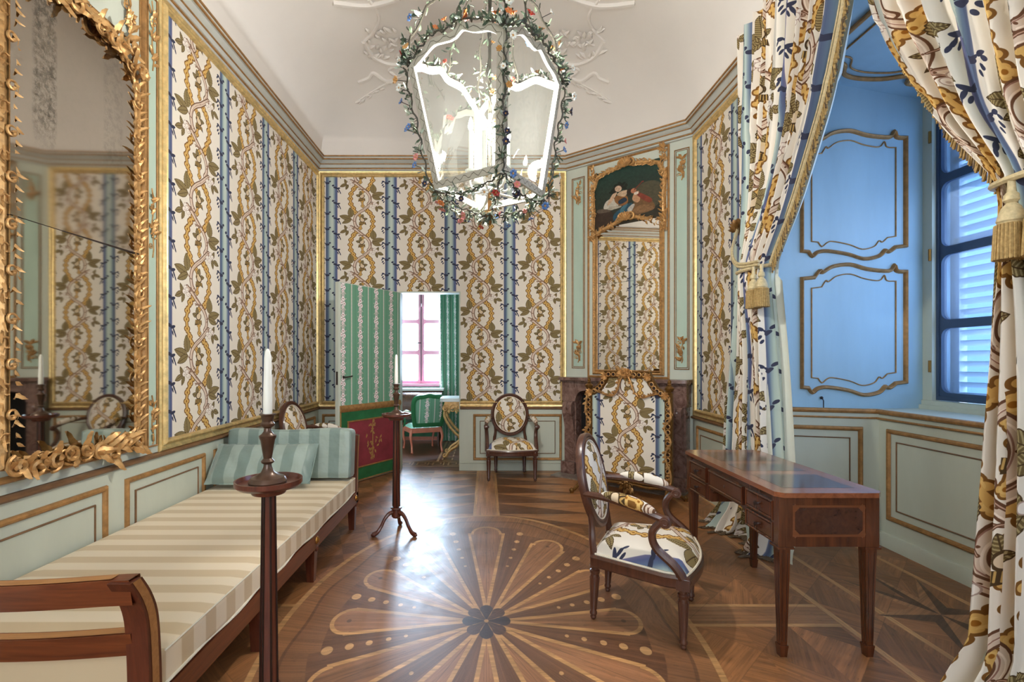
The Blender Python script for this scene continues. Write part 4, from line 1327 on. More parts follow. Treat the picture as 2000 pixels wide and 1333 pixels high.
def make_armchair(label, loc, rotz, group=None):
    t = thing('armchair', label, 'armchair', loc, rotz, group)
    wf, wb_, yf, yb = .275, .20, -.225, .235
    # seat rail: bowed front, straight tapering sides
    out = []
    for k in range(13):
        s_ = k / 12; x = wf + (-2 * wf) * s_
        out.append((x, yf - .045 * math.sin(math.pi * s_)))
    out += [(-wf - .004, yf + .10), (-wb_ - .035, 0.08), (-wb_, yb)] + [(wb_, yb), (wb_ + .035, .08), (wf + .004, yf + .10)]
    out = out[::-1]
    mb = MB()
    mb.sweep(out, [(-.004, .283), (-.010, .292), (-.008, .325), (-.012, .332), (-.006, .345), (.03, .345), (.03, .283), (-.004, .283)], None, True)
    mb.build('seat_rail', M_DARKWOOD, t)
    # seat upholstery
    n = len(out); mb = MB(); uv = fuv_c(1.0, .31, .35)
    vs, us = [], []
    c = Vector((0, .0))
    for i in range(9):
        r = 1 - i / 8
        for p in out:
            q = c + (Vector(p) - c) * r * .985
            h = .345 + .012 + .085 * (1 - r ** 3.2) ** .7 if r < 1 else .343
            vs.append((q.x, q.y, h)); us.append(uv(q.x, q.y))
    fs = [(i * n + k, i * n + (k + 1) % n, (i + 1) * n + (k + 1) % n, (i + 1) * n + k) for i in range(8) for k in range(n)]
    mb.add(vs, fs, 0, None, us)
    se = mb.build('seat', M_FABRIC, t)
    mb = MB(); mb.tube([(p[0] * .99, p[1] * .99, .350) for p in out], .006, 6, closed=True); mb.build('seat_piping', M_PIPING, se)
    # legs
    for sx in (-1, 1):
        mb = MB()
        mb.box(sx * (wf - .018) - .029, sx * (wf - .018) + .029, yf - .008, yf + .05, .280, .348)
        lg = Matrix.Translation((sx * (wf - .018), yf + .02, 0))
        mb.lathe(LEG_PROF, 16, 0, lg)
        for k in range(10):
            an = 2 * math.pi * k / 10
            mb.tube([lg @ Vector((.0225 * math.cos(an), .0225 * math.sin(an), .222)), lg @ Vector((.0148 * math.cos(an), .0148 * math.sin(an), .05))], [.0035, .002], 5)
        mb.lathe([(.001, -.001), (.014, 0), (.014, .004), (.006, .008), (.001, .009)], 12, 0, Matrix.Translation((sx * (wf - .018), yf - .008, .314)) @ Matrix.Rotation(math.pi / 2, 4, 'X'))
        mb.build('front_leg', M_DARKWOOD, t)
    for sx in (-1, 1):
        mb = MB()
        lg = Matrix.Translation((sx * .170, yb + .004, 0)) @ Matrix.Rotation(math.radians(2), 4, 'X')
        mb.lathe(LEG_PROF, 16, 0, lg); mb.box(sx * .174 - .024, sx * .174 + .024, yb - .032, yb + .012, .275, .35)
        for k in range(10):
            an = 2 * math.pi * k / 10
            mb.tube([lg @ Vector((.0225 * math.cos(an), .0225 * math.sin(an), .222)), lg @ Vector((.0148 * math.cos(an), .0148 * math.sin(an), .05))], [.0035, .002], 5)
        mb.build('back_leg', M_DARKWOOD, t)
    # oval back, leaning
    tilt = math.radians(12)
    MBk = Matrix.Translation((0, yb + .045, .685)) @ Matrix.Rotation(-tilt, 4, 'X') @ Matrix(((1, 0, 0, 0), (0, 0, -1, 0), (0, 1, 0, 0), (0, 0, 0, 1)))
    a, b = .208, .236
    mb = MB()
    el = [(a * math.cos(2 * math.pi * k / 44), b * math.sin(2 * math.pi * k / 44)) for k in range(44)]
    mb.sweep(el, [(.026, .004), (.024, .016), (.012, .022), (.006, .015), (-.004, .020), (-.018, .016), (-.022, 0), (-.018, -.018), (.0, -.024), (.022, -.018), (.026, .004)], MBk, True)
    bf = mb.build('back_frame', M_DARKWOOD, t)
    mb = MB(); disc_cushion(mb, MBk, a - .016, b - .016, .034, fuv_c(1.0, .408, .10), base=.006)
    up = mb.build('backrest', M_FABRIC, t)
    mb = MB(); mb.tube([MBk @ Vector(((a - .022) * math.cos(2 * math.pi * k / 44), (b - .022) * math.sin(2 * math.pi * k / 44), .014)) for k in range(44)], .005, 6, closed=True); mb.build('piping', M_PIPING, up)
    mb = MB(); disc_cushion(mb, MBk @ Matrix.Rotation(math.pi, 4, 'Y'), a - .012, b - .012, .022, fuv_c(1.0, .408, .10), base=.010); mb.build('outside_back', M_FABRIC, t)
    for sx in (-1, 1):
        mb = MB()
        q = MBk @ Vector((sx * .150, -b * .70, -.002))
        q2 = MBk @ Vector((sx * .198, -b * .30, -.002))
        mb.tube(catmull([(sx * .184, yb - .006, .330), (sx * .186, yb + .004, .40), tuple(q + Vector((sx * .022, 0, -.02))), tuple(q2)], 5), [.023, .022, .021, .02, .019, .018, .018, .017, .017, .016, .016, .014, .014, .013, .012, .010], 8)
        mb.build('back_stile', M_DARKWOOD, t)
    # arms with scrolled ends, pads and swept supports
    for sx in (-1, 1):
        mb = MB()
        st = MBk @ Vector((sx * (a + .006), -.03, .0))
        arm = catmull([tuple(st), (sx * .240, .16, .655), (sx * .268, .03, .640), (sx * .283, -.075, .612), (sx * .285, -.125, .600)], 6)
        mb.tube(arm, [.016 + .004 * math.sin(k / len(arm) * 3) for k in range(len(arm))], 8)
        Ms = Matrix.Translation((sx * .285 - .020, -.128, .588)) @ Matrix.Rotation(math.pi / 2, 4, 'Y')
        mb.lathe([(.006, -.002), (.026, 0), (.028, .008), (.028, .032), (.026, .040), (.006, .042)], 14, 0, Ms)
        for e in (-.003, .043):
            scroll(mb, (sx * .285 - .020 + e, -.128, .588), (0, 1, 0), (0, 0, 1), .021, 1.2, .004)
        a_ = mb.build('arm', M_DARKWOOD, t)
        mb = MB()
        sup = catmull([(sx * .284, -.115, .592), (sx * .280, -.070, .53), (sx * .276, -.085, .46), (sx * .274, -.165, .39), (sx * .272, -.205, .335)], 6)
        mb.tube(sup, [.019 + .007 * (k / len(sup)) for k in range(len(sup))], 8, flat=.9)
        mb.build('arm_support', M_DARKWOOD, t)
        mb = MB()
        seg = arm[5:20]; pr = [.004 + .026 * math.sin(math.pi * k / (len(seg) - 1)) ** .5 for k in range(len(seg))]
        nb = len(mb.v); mb.tube([(p[0], p[1], p[2] + .017) for p in seg], pr, 12)
        uvp = fuv_c(1.0, .02, .2)
        for i in range(nb, len(mb.v)): mb.uv[i] = uvp(mb.v[i][0] * sx, mb.v[i][1])
        mb.build('arm_pad', M_FABRIC, a_)
    return t


def copy_tree(o, parent=None):
    c = o.copy(); COL.objects.link(c)
    if parent is not None: c.parent = parent
    for ch in list(o.children): copy_tree(ch, c)
    return c


FC = 'oval-backed armchairs in printed cloth'
ch0 = make_armchair('oval-backed armchair standing against the far wall between doorway and fireplace', (.282, 5.70, 0), 0, FC)
ch1 = copy_tree(ch0); ch1.location = (.845, 2.632, 0); ch1.rotation_euler = (0, 0, math.radians(64)); ch1['label'] = 'oval-backed armchair drawn up to the writing desk, seen from its side'
ch2 = copy_tree(ch0); ch2.location = (-1.62, 4.86, 0); ch2.rotation_euler = (0, 0, math.radians(82)); ch2['label'] = 'oval-backed armchair mostly hidden behind the far end of the daybed'

# ---- daybed
SX0, SX1, SY0, SY1 = -2.012, -1.03, 1.52, 3.99
bed = thing('daybed', 'long low mahogany daybed with cream striped mattress along the wall', 'daybed', (-1.52, 2.77, 0))
mb = MB()
for x0, x1 in ((SX1 - .055, SX1), (SX0, SX0 + .055)): mb.box(x0, x1, SY0 + .02, SY1, .205, .292)
mb.box(SX0, SX1, SY0, SY0 + .055, .205, .292); mb.box(SX0, SX1, SY1 - .055, SY1, .205, .292); mb.box(SX0 + .02, SX1 - .02, SY0 + .03, SY1 - .03, .262, .286)
mb.build('frame', M_MAHOGY, bed, True)
for y in (SY0 + .03, 2.31, 3.02, SY1 - .05):
    for x in (SX1 - .035, SX0 + .035):
        mb = MB()
        a, b = .030, .021
        vs = [(x - a, y - a, .21), (x + a, y - a, .21), (x + a, y + a, .21), (x - a, y + a, .21), (x - b, y - b, 0), (x + b, y - b, 0), (x + b, y + b, 0), (x - b, y + b, 0)]
        mb.add(vs, [(0, 1, 2, 3), (7, 6, 5, 4), (0, 4, 5, 1), (1, 5, 6, 2), (2, 6, 7, 3), (3, 7, 4, 0)])
        mb.build('leg', M_MAHOG, bed, True, smooth=False)
for y in (3.02, SY1 - .06, 2.31):
    mb = MB(); mb.lathe([(.001, .016), (.010, .014), (.016, .008), (.022, .006), (.024, 0)], 12, 0, Matrix.Translation((SX1, y, .25)) @ Matrix.Rotation(math.pi / 2, 4, 'Y')); mb.build('brass_rosette', M_BRASS, bed, True)
    mb = MB(); mb.ball((SX1 - .004, y, .198), .014, 8, 5, 0, (1, 1, 1.3)); mb.build('turned_drop', M_MAHOG, bed, True)


def soft_box(mb, x0, x1, y0, y1, z0, z1, r, wob=.0, seed=0, nx=8, ny=18, uv=None):
    """cushion with rounded edges"""
    rnd = random.Random(seed)
    c = ((x0 + x1) / 2, (y0 + y1) / 2, (z0 + z1) / 2); hx, hy, hz = (x1 - x0) / 2, (y1 - y0) / 2, (z1 - z0) / 2
    def face(ax, sg, n1, n2):
        def fn(a, b):
            p = [0, 0, 0]; p[ax] = sg
            o = [i for i in range(3) if i != ax]
            p[o[0]], p[o[1]] = a * 2 - 1, b * 2 - 1
            q = Vector((p[0] * hx, p[1] * hy, p[2] * hz))
            core = Vector((max(-hx + r, min(hx - r, q.x)), max(-hy + r, min(hy - r, q.y)), max(-hz + r, min(hz - r, q.z))))
            d = q - core
            if d.length > 1e-6: q = core + d.normalized() * r
            w = wob * math.sin(q.x * 9 + seed) * math.sin(q.y * 7 + seed * 2)
            return (c[0] + q.x, c[1] + q.y, c[2] + q.z + w * (1 if q.z > 0 else .4))
        mb.grid(fn, n1, n2)
    for ax, n1, n2 in ((0, ny, 6), (1, nx, 6), (2, nx, ny)):
        for sg in (-1, 1): face(ax, sg, n1 + 8, n2 + 8)


mb = MB(); soft_box(mb, SX0 + .005, SX1 - .002, SY0 + .06, SY1 - .05, .292, .422, .022, .0)
mt = mb.build('mattress', M_MATTRESS, bed, True, angle=60, fix=True)
mb = MB()
for z in (.304, .412):
    e = .004
    loop = [(SX1 - e, SY0 + .075, z), (SX1 - e, SY1 - .07, z)]
    pts = [(SX1 - .004 + (.004 * math.sin(k * .9) if z < .35 else 0), SY0 + .08 + (SY1 - SY0 - .16) * k / 40, z + (.006 * math.sin(k * .7) if z < .35 else 0)) for k in range(41)]
    mb.tube(pts, .006 if z < .35 else .0035, 6)
mb.build('piping', M_PIPING, mt, True)


def bed_end(y, sgn, curve):
    """an open arm of two rails between curved posts; leans outward along the bed"""
    mb = MB()
    prof = [(y, .29), (y + sgn * .004, .42), (y + sgn * .016, .55), (y + sgn * .045, .63), (y + sgn * .088, .698)] if curve else [(y, .29), (y + sgn * .01, .45), (y + sgn * .03, .62), (y + sgn * .055, .735)]
    pp = catmull(prof, 5)
    for x in (SX1 - .035, SX0 + .035):
        vs = []
        for i, (yy, zz) in enumerate(pp):
            t = i / (len(pp) - 1); hw, hd = .034, .030 - .004 * t
            vs += [(x - hw, yy - hd, zz), (x + hw, yy - hd, zz), (x + hw, yy + hd, zz), (x - hw, yy + hd, zz)]
        n = len(pp)
        fs = [(i * 4 + k, i * 4 + (k + 1) % 4, i * 4 + 4 + (k + 1) % 4, i * 4 + 4 + k) for i in range(n - 1) for k in range(4)] + [(3, 2, 1, 0), tuple((n - 1) * 4 + k for k in range(4))]
        mb = MB(); mb.add(vs, fs)
        posts = mb.build('end_post', M_MAHOG, bed, True)
        if x > -1.5: post_ = posts
    posts = post_
    for zt, zb_ in ((pp[-1][1] + .006, pp[-1][1] - .075), (.515, .442)):
        zc = (zt + zb_) / 2
        yy = interp(zc, [(p[1], p[0]) for p in pp])
        mb = MB()
        def fn(a, b):
            x = SX0 + .05 + (SX1 - SX0 - .10) * a + (.036 if zt > .6 and a == 1 else 0)
            sag = -.022 * math.sin(math.pi * a)
            an = b * 2 * math.pi
            k = int(round(b * 4)) % 4
            ox, oz = [(-.024, zt), (.024, zt), (.024, zb_), (-.024, zb_)][k]
            return (x, yy + ox + (sgn * .012 if oz == zt else -sgn * .004), oz + sag)
        mb.grid(fn, 16, 4)
        r_ = mb.build('end_rail', M_MAHOGX, bed, True, smooth=False)
        mb = MB()
        f2 = lambda a, b: (SX0 + .06 + (SX1 - SX0 - .13) * a, yy + (-.017 + .034 * b) + sgn * .012, zt + .0015 - .022 * math.sin(math.pi * (.01 + a * .98)))
        mb.grid(f2, 16, 1); mb.build('inlay_strip', M_INLAY, r_, True, smooth=False)
    mb = MB()
    xp = SX1 - .035
    vs = []
    for (yy, zz) in pp: vs += [(SX1 + .0002, yy - .016, zz), (SX1 + .0002, yy + .016, zz)]
    mb.add(vs, [(2 * i, 2 * i + 1, 2 * i + 3, 2 * i + 2) for i in range(len(pp) - 1)])
    mb.build('inlay_strip', M_INLAY, posts, True, smooth=False)


bed_end(SY0 + .03, -1, True)
bed_end(SY1 - .03, 1, False)

# cushions lying on the daybed
def cushion(name, label, loc, rx, rz, L, Hh, T, seed, group):
    o = thing(name, label, 'cushion', (0, 0, 0), 0, group)
    o.location = loc; o.rotation_euler = (rx, 0, rz)
    rnd = random.Random(seed)
    mb = MB()
    nu, nv = 26, 14
    ph = [rnd.uniform(0, 6) for k in range(6)]
    def side(sg):
        def fn(a, b):
            u, v = a * 2 - 1, b * 2 - 1
            e = (1 - abs(u) ** 4) * (1 - abs(v) ** 3.2)
            x = u * L / 2 * (1 - .04 * (1 - abs(v)) * abs(u)); z = v * Hh / 2 * (1 - .05 * (1 - abs(u) ** 2) * abs(v))
            y = sg * (T / 2 * max(0, e) ** .5 + .010 * e * math.sin(7 * u + ph[0]) * math.sin(5 * v + ph[1]) + .006 * e * math.sin(17 * u + 6 * v + ph[2]) + .005 * (1 - e) * math.sin(40 * u + ph[3]))
            return (x, y, z + Hh / 2)
        return fn
    mb.grid(side(-1), nu, nv); mb.grid(side(1), nu, nv)
    mb.build('cushion_cover', M_PILLOW, o, angle=80)
    mb = MB()
    per = [(-L / 2, 0), (-L / 2, Hh), (L / 2, Hh), (L / 2, 0)]
    mb.tube([(L / 2 * math.copysign(min(1, abs(math.cos(t)) ** .25), math.cos(t)) * .985, 0, Hh / 2 + Hh / 2 * math.copysign(min(1, abs(math.sin(t)) ** .25), math.sin(t)) * .985) for t in [2 * math.pi * k / 48 for k in range(48)]], .005, 6, closed=True)
    mb.build('piping', M_PILLOW, o)
    return o


def box_cushion():
    o = thing('cushion', 'large sea-green striped back cushion upright against the end of the daybed', 'cushion', (0, 0, 0), 0, 'sea-green satin cushions')
    o.location = (-1.508, 3.83, .434); o.rotation_euler = (math.radians(-7), 0, 0)
    mb = MB(); soft_box(mb, -.475, .475, -.075, .075, .0, .375, .03, .010, 2, 22, 4)
    mb.build('cushion_cover', M_PILLOW, o, angle=70, fix=True)
    mb = MB()
    for y in (-.066, .066): mb.tube([(-.462, y, .012), (-.462, y, .362), (.462, y, .362), (.462, y, .012)], .005, 6, closed=True)
    mb.build('piping', M_PILLOW, o)


box_cushion()
cushion('cushion', 'flat sea-green striped cushion leaning on the larger back cushion', (-1.625, 3.52, .462), math.radians(-40), math.radians(2), .74, .33, .13, 3, 'sea-green satin cushions')

# ---- writing desk
QX0, QX1, QY0, QY1, QT = 1.300, 1.782, 2.215, 3.275, .752
desk = thing('writing_desk', 'red-brown mahogany writing desk on square tapering legs before the window recess', 'desk', (1.53, 2.745, 0))
c_ = .03
top = [(QX0 + c_, QY0), (QX1 - c_, QY0), (QX1, QY0 + c_), (QX1, QY1 - c_), (QX1 - c_, QY1), (QX0 + c_, QY1), (QX0, QY1 - c_), (QX0, QY0 + c_)]
mb = MB(); mb.prism(top, QT - .022, QT)
dt = mb.build('top', M_DESKTOP, desk, True, smooth=False)
mb = MB()
ym = [QY0 + .09, QY0 + .36, QY0 + .44, QY1 - .44, QY1 - .36, QY1 - .09]
for a, b in ((ym[0], ym[1]), (ym[2], ym[3]), (ym[4], ym[5])):
    flat(mb, Matrix.Translation((0, 0, 0)), QX0 + .075, QX1 - .075, a, b, QT + .0004, 0, None, QT)
mb.build('dark_inset_panels', M_DESKDARK, dt, True, smooth=False)
bx0, bx1, by0, by1, zb = QX0 + .018, QX1 - .018, QY0 + .020, QY1 - .020, .505
mb = MB()
mb.box(bx0 + .006, bx1, by0, by0 + .30, zb, QT - .022); mb.box(bx0 + .006, bx1, by1 - .30, by1, zb, QT - .022); mb.box(bx0 + .006, bx1, by0 + .30, by1 - .30, .585, QT - .022)
case = mb.build('case', M_DESK, desk, True, smooth=False)
for y in (by0 + .30, by1 - .30):
    sg = 1 if y < 2.7 else -1
    mb = MB(); mb.prism([(0, 0), (0, -.08), (sg * .012, -.08), (sg * .02, -.03), (sg * .05, -.008), (sg * .07, 0)], -.43, 0, Matrix(((0, 0, 1, bx1), (1, 0, 0, y), (0, 1, 0, .585), (0, 0, 0, 1))))
    mb.build('kneehole_bracket', M_DESK, desk, True, smooth=False)
# end panels with inlay
for (y, sg) in ((by0, -1), (by1, 1)):
    mb = MB()
    for e, m in ((.075, 0), (.085, 1)):
        pass
    Me = wall_matrix((0, y), (1, 0), (0, -1)) if sg < 0 else wall_matrix((0, y), (-1, 0), (0, 1))
    x0, x1 = (bx0 + .06, bx1 - .06) if sg < 0 else (-bx1 + .06, -bx0 - .06)
    mb.sweep(rect(x0, x1, zb + .045, QT - .06), [(0, 0), (0, .001), (.010, .001), (.010, 0)], Me, True, 0)
    for (u, v) in ((x0 + .012, zb + .057), (x1 - .012, zb + .057), (x1 - .012, QT - .072), (x0 + .012, QT - .072)):
        mb.prism([(u - .018, v), (u, v - .018), (u + .018, v), (u, v + .018)], 0, .0012, Me)
    flat(mb, Me, x0 + .012, x1 - .012, zb + .057, QT - .072, .0008, 1)
    mb.build('inlaid_end_panel', [M_DESKLINE, M_DESKDARK], desk, True, smooth=False)
W_DF = wall_matrix((bx0 + .006, 0), (0, -1), (-1, 0))


def drawer(ya, yb_, z0, z1, label=None, ring_pull=True):
    mb = MB()
    mb.sweep(rect(-yb_, -ya, z0, z1), [(0, 0), (0, .012), (.006, .014), (.010, .010), (.014, .010)], W_DF)
    flat(mb, W_DF, -yb_ + .012, -ya - .012, z0 + .012, z1 - .012, .010, 0, None, 0)
    d = mb.build('drawer', M_DESK, desk, True, smooth=False)
    mb = MB(); yc, zc = (ya + yb_) / 2, (z0 + z1) / 2
    Mk = W_DF @ Matrix.Translation((-yc, zc, .010))
    if ring_pull:
        mb.lathe([(.006, 0), (.005, .010), (.010, .016), (.010, .020), (.002, .024)], 10, 0, Mk)
        mb.tube([Mk @ Vector((.012 * math.cos(t), -.010 + .012 * math.sin(t), .014)) for t in [2 * math.pi * k / 14 for k in range(14)]], .0022, 5, closed=True)
        mb.build('ring_pull', M_EBONY, d, True)
    else:
        mb.lathe([(.007, 0), (.006, .002), (.001, .003)], 10, 0, Mk); mb.box(-.0015, .0015, -.012, 0, 0, .002, 0, Mk)
        mb.build('keyhole', M_EBONY, d, True)


for a, b in ((by0 + .045, by0 + .285), (by1 - .285, by1 - .045)):
    drawer(a, b, .512, .600); drawer(a, b, .610, .700)
drawer(by0 + .315, by1 - .315, .600, .695, ring_pull=False)
for x in (bx0 + .028, bx1 - .028):
    for y in (by0 + .028, by1 - .028):
        mb = MB()
        def tap(a, b, z0, z1):
            vs = [(x - a, y - a, z1), (x + a, y - a, z1), (x + a, y + a, z1), (x - a, y + a, z1), (x - b, y - b, z0), (x + b, y - b, z0), (x + b, y + b, z0), (x - b, y + b, z0)]
            mb.add(vs, [(0, 1, 2, 3), (7, 6, 5, 4), (0, 4, 5, 1), (1, 5, 6, 2), (2, 6, 7, 3), (3, 7, 4, 0)])
        tap(.0305, .0305, zb - .002, QT - .0225); tap(.0245, .0150, .050, zb - .010); tap(.036, .036, zb - .010, zb); tap(.0195, .0195, .044, .054); tap(.0190, .0150, 0, .046)
        lg = mb.build('leg', M_DESK, desk, True, smooth=False)
        mb = MB()
        for (nx, ny) in ((0, -1), (-1, 0), (0, 1), (1, 0)):
            tx, ty = -ny, nx
            for e in (-.010, .010):
                pa = Vector((x + nx * .0242 + tx * e * 1.3, y + ny * .0242 + ty * e * 1.3, zb - .03)); pb = Vector((x + nx * .0158 + tx * e * .8, y + ny * .0158 + ty * e * .8, .07))
                w = Vector((tx, ty, 0)) * .0012
                mb.add([pa - w, pa + w, pb + w, pb - w], [(0, 1, 2, 3)])
        mb.build('string_inlay', M_EBONY, lg, True, smooth=False)


# ---- candle stands with candlesticks
def make_stand(label, x, y, rot, group):
    t = thing('candle_stand', label, 'candle stand', (x, y, 0), rot, group)
    Hs = .918
    mb = MB()
    mb.lathe([(.02, Hs - .045), (.055, Hs - .040), (.062, Hs - .028), (.062, Hs - .022), (.100, Hs - .016), (.112, Hs - .006), (.112, Hs + .010), (.106, Hs + .010), (.102, Hs - .004), (.001, Hs - .004)], 36)
    mb.build('dish_top', M_MAHOG, t)
    mb = MB()
    n = 6
    def sec(r, z): return [(r * math.cos(2 * math.pi * k / n + .3), r * math.sin(2 * math.pi * k / n + .3), z) for k in range(n)]
    lv = [(.021, Hs - .04), (.029, .205)]
    vs = sec(*lv[0]) + sec(*lv[1])
    mb.add(vs, [(k, n + k, n + (k + 1) % n, (k + 1) % n) for k in range(n)])
    st = mb.build('stem', M_MAHOG, t, smooth=False)
    mb = MB()
    for k in range(n):
        an = 2 * math.pi * k / n + .3
        mb.tube([(.0212 * math.cos(an), .0212 * math.sin(an), Hs - .045), (.0292 * math.cos(an), .0292 * math.sin(an), .207)], .0042, 6)
    mb.build('dark_line', M_EBONY, st)
    mb = MB(); mb.lathe([(.02, .20), (.040, .200), (.044, .192), (.034, .186), (.036, .130), (.026, .118), (.01, .115)], 20); mb.build('collar', M_MAHOG, t)
    for k in range(3):
        an = 2 * math.pi * k / 3
        c, s_ = math.cos(an), math.sin(an)
        mb = MB()
        q = catmull([(.022, .165), (.060, .155), (.095, .118), (.120, .070), (.148, .032), (.170, .020), (.185, .016)], 5)
        mb.tube([(r * c, r * s_, z) for r, z in q], [.019 - .006 * math.sin(math.pi * min(1, i / 26)) for i in range(len(q))], 8)
        mb.ball((.186 * c, .186 * s_, .014), .016, 8, 5, 0, (1, 1, .85))
        mb.build('foot', M_MAHOG, t)
    return t


def make_stick(x, y, z, label, group):
    t = thing('candlestick', label, 'candlestick', (x, y, z), 0, group)
    mb = MB()
    mb.lathe([(.001, 0), (.062, 0), (.064, .006), (.060, .014), (.056, .020), (.044, .024), (.022, .038), (.014, .056), (.013, .066), (.020, .070), (.023, .076), (.018, .082), (.014, .086), (.024, .150), (.028, .158), (.029, .166), (.020, .172), (.013, .182), (.012, .192), (.022, .200), (.024, .208), (.018, .216), (.022, .236), (.028, .240), (.028, .243), (.013, .243), (.012, .230), (.001, .230)], 28)
    mb.build('stick_body', M_BRONZE, t)
    mb = MB()
    mb.lathe([(.011, .231), (.0155, .245), (.0150, .30), (.0115, .44), (.0085, .462), (.004, .470), (.001, .472)], 16)
    mb.build('candle', M_WAX, t)
    return t


SG, KG = 'mahogany tripod candle stands', 'bronze candlesticks with white candles'
ns = P(525, 950, 1.75)
make_stand('mahogany candle stand close to the viewer, before the middle of the daybed', ns.x, 1.75, .9, SG)
make_stick(ns.x - .004, 1.75, .915, 'bronze candlestick with a tall candle on the nearer stand', KG)
f = P(774, 900, 3.86)
make_stand('mahogany tripod candle stand further off, before the open green door', f.x, 3.86, math.radians(90), SG)
make_stick(f.x, 3.86, .915, 'bronze candlestick with a candle on the further stand, against the bright doorway', KG)
# ------------------------------------------------------------------ fireplace, fire screen, mirrors
fp = thing('fireplace', 'red marble fireplace with dark arched opening in the canted corner', 'fireplace', (1.5, 5.5, 0))
DP = .16
mb = MB()
mb.prism([(.01, 0), (CHL - .012, 0), (CHL - .012, DP + .05), (CHL - .06, DP + .075), (CHL * .5, DP + .09), (.06, DP + .075), (.01, DP + .05)], 1.105, 1.140, W_CHIM @ Matrix(((1, 0, 0, 0), (0, 0, 1, 0), (0, 1, 0, 0), (0, 0, 0, 1))))
mb.prism([(.02, 0), (CHL - .02, 0), (CHL - .02, DP + .03), (CHL * .5, DP + .06), (.02, DP + .03)], 1.085, 1.105, W_CHIM @ Matrix(((1, 0, 0, 0), (0, 0, 1, 0), (0, 1, 0, 0), (0, 0, 0, 1))))
mb.build('mantel_shelf', M_MARBLE, fp, True)
mb = MB()
o0, o1 = .20, CHL - .20
arch = [(o0 - .0, .86), (o0 + .03, .94), (o0 + .10, .985), (o0 + .30, .99), ((o0 + o1) / 2, .965), (o1 - .30, .99), (o1 - .10, .985), (o1 - .03, .94), (o1, .86)]
arch = catmull(arch, 4)
mb.prism([(.03, .86)] + [(.03, 1.085), (CHL - .03, 1.085), (CHL - .03, .86)] + arch[::-1], 0, DP, W_CHIM)
mb.build('lintel', M_MARBLE, fp, True, fix=True, smooth=False)
for sx in (0, 1):
    X = (lambda u: u) if sx == 0 else (lambda u: CHL - u)
    mb = MB()
    def pr(a, b, z0, z1, d):
        u0, u1 = sorted((X(a), X(b)))
        mb.box(u0, u1, z0, z1, 0, d, 0, W_CHIM)
    pr(.03, .21, 0, .15, DP + .03); pr(.045, .20, .15, .86, DP - .03)
    side = catmull([(DP - .02, .15), (DP - .02, .40), (DP + .02, .62), (DP + .06, .74), (DP + .05, .83), (DP + .02, .86)], 5)
    Mp = W_CHIM @ Matrix(((0, 0, 1, 0), (0, 1, 0, 0), (1, 0, 0, 0), (0, 0, 0, 1)))
    u0, u1 = sorted((X(.065), X(.185)))
    mb.prism([(0, .15)] + [(p[0], p[1]) for p in side] + [(0, .86)], u0, u1, Mp)
    scroll(mb, W_CHIM @ Vector((X(.125), .80, DP + .04)), Vector((0, 0, 1)), W_CHIM.to_3x3() @ Vector((0, 0, 1)), .05, 1.3, .012)
    mb.build('jamb', M_MARBLE, fp, True, fix=True, smooth=False)
mb = MB()
flat(mb, W_CHIM, .19, CHL - .19, 0, 1.0, .004, 0, None, 0); mb.build('firebox', M_SOOT, fp, True, smooth=False)
mb = MB(); mb.prism([(.0, 0), (CHL - .02, 0), (CHL - .02, .37), (.0, .37)], .0, .014, W_CHIM @ Matrix(((1, 0, 0, 0), (0, 0, 1, 0), (0, 1, 0, 0), (0, 0, 0, 1)))); mb.build('hearth_slab', M_HEARTH, fp, True, fix=True, smooth=False)

# ---- overmantel mirror with a picture in the same gilt frame
om = thing('overmantel_mirror', 'tall gilt rococo mirror above the mantel with a painting at its head', 'mirror', (1.5, 5.5, 1.15))
mu0, mu1 = U(1160), U(1297)
um = (mu0 + mu1) / 2
zt, zm, zb_ = 3.52, 2.80, 1.175
R3 = W_CHIM.to_3x3()
mb = MB()
flat(mb, W_CHIM, mu0 + .01, mu1 - .01, 2.84, zt - .02, .014, 0, lambda u, v: ((u - mu0 - .02) / (mu1 - mu0 - .04), (v - 2.84) / (zt - .02 - 2.84)), 0)
mb.build('painting', M_PICTURE, om, True, smooth=False)['label'] = 'dark painting of a resting woman in white and a child with a lute'
for a, b in ((zb_ + .03, 2.213), (2.216, 2.86)):
    mb = MB(); mb.add([(mu0 + .02, a, .006), (mu1 - .02, a, .030), (mu1 - .02, b, .030), (mu0 + .02, b, .006)], [(0, 1, 2, 3)], 0, W_CHIM); mb.build('mirror_pane', M_MIRCHIM, om, True, smooth=False)
mb = MB()
low = [(mu0 + .022, 2.80), (mu0 + .022, zb_ + .03), (mu1 - .022, zb_ + .03), (mu1 - .022, 2.80)]
mb.sweep(low, [(-.030, 0), (-.030, .022), (-.014, .036), (.004, .024), (.016, .034), (.024, .020), (.026, 0)], W_CHIM, False)
rnd = random.Random(5)
for (u, v0, v1) in ((mu0 + .022, zb_, 2.8), (mu1 - .022, zb_, 2.8)):
    for k in range(56):
        v = v0 + (v1 - v0) * k / 56
        acanthus(mb, W_CHIM @ Vector((u, v, .028)), R3 @ Vector((rnd.uniform(-.2, .2), 1, .1)), CHN.to_3d(), .045, .030, .3, nr=3)
mb.build('lower_frame', M_GILTC, om, True)
mb = MB()
upper = [(mu0 - .005, zm - .02), (mu0 + .10, zm + .03), (um - .10, zm + .10), (um, zm + .14), (um + .10, zm + .12), (mu1 - .10, zm + .04), (mu1 + .005, zm),
         (mu1 - .0, zm + .30), (mu1 + .012, zm + .55), (mu1 - .01, zt - .18), (mu1 - .05, zt - .07), (mu1 - .16, zt - .035), (um, zt + .012), (mu0 + .16, zt - .035), (mu0 + .05, zt - .07), (mu0 + .01, zt - .18), (mu0 - .012, zm + .55), (mu0, zm + .30)]
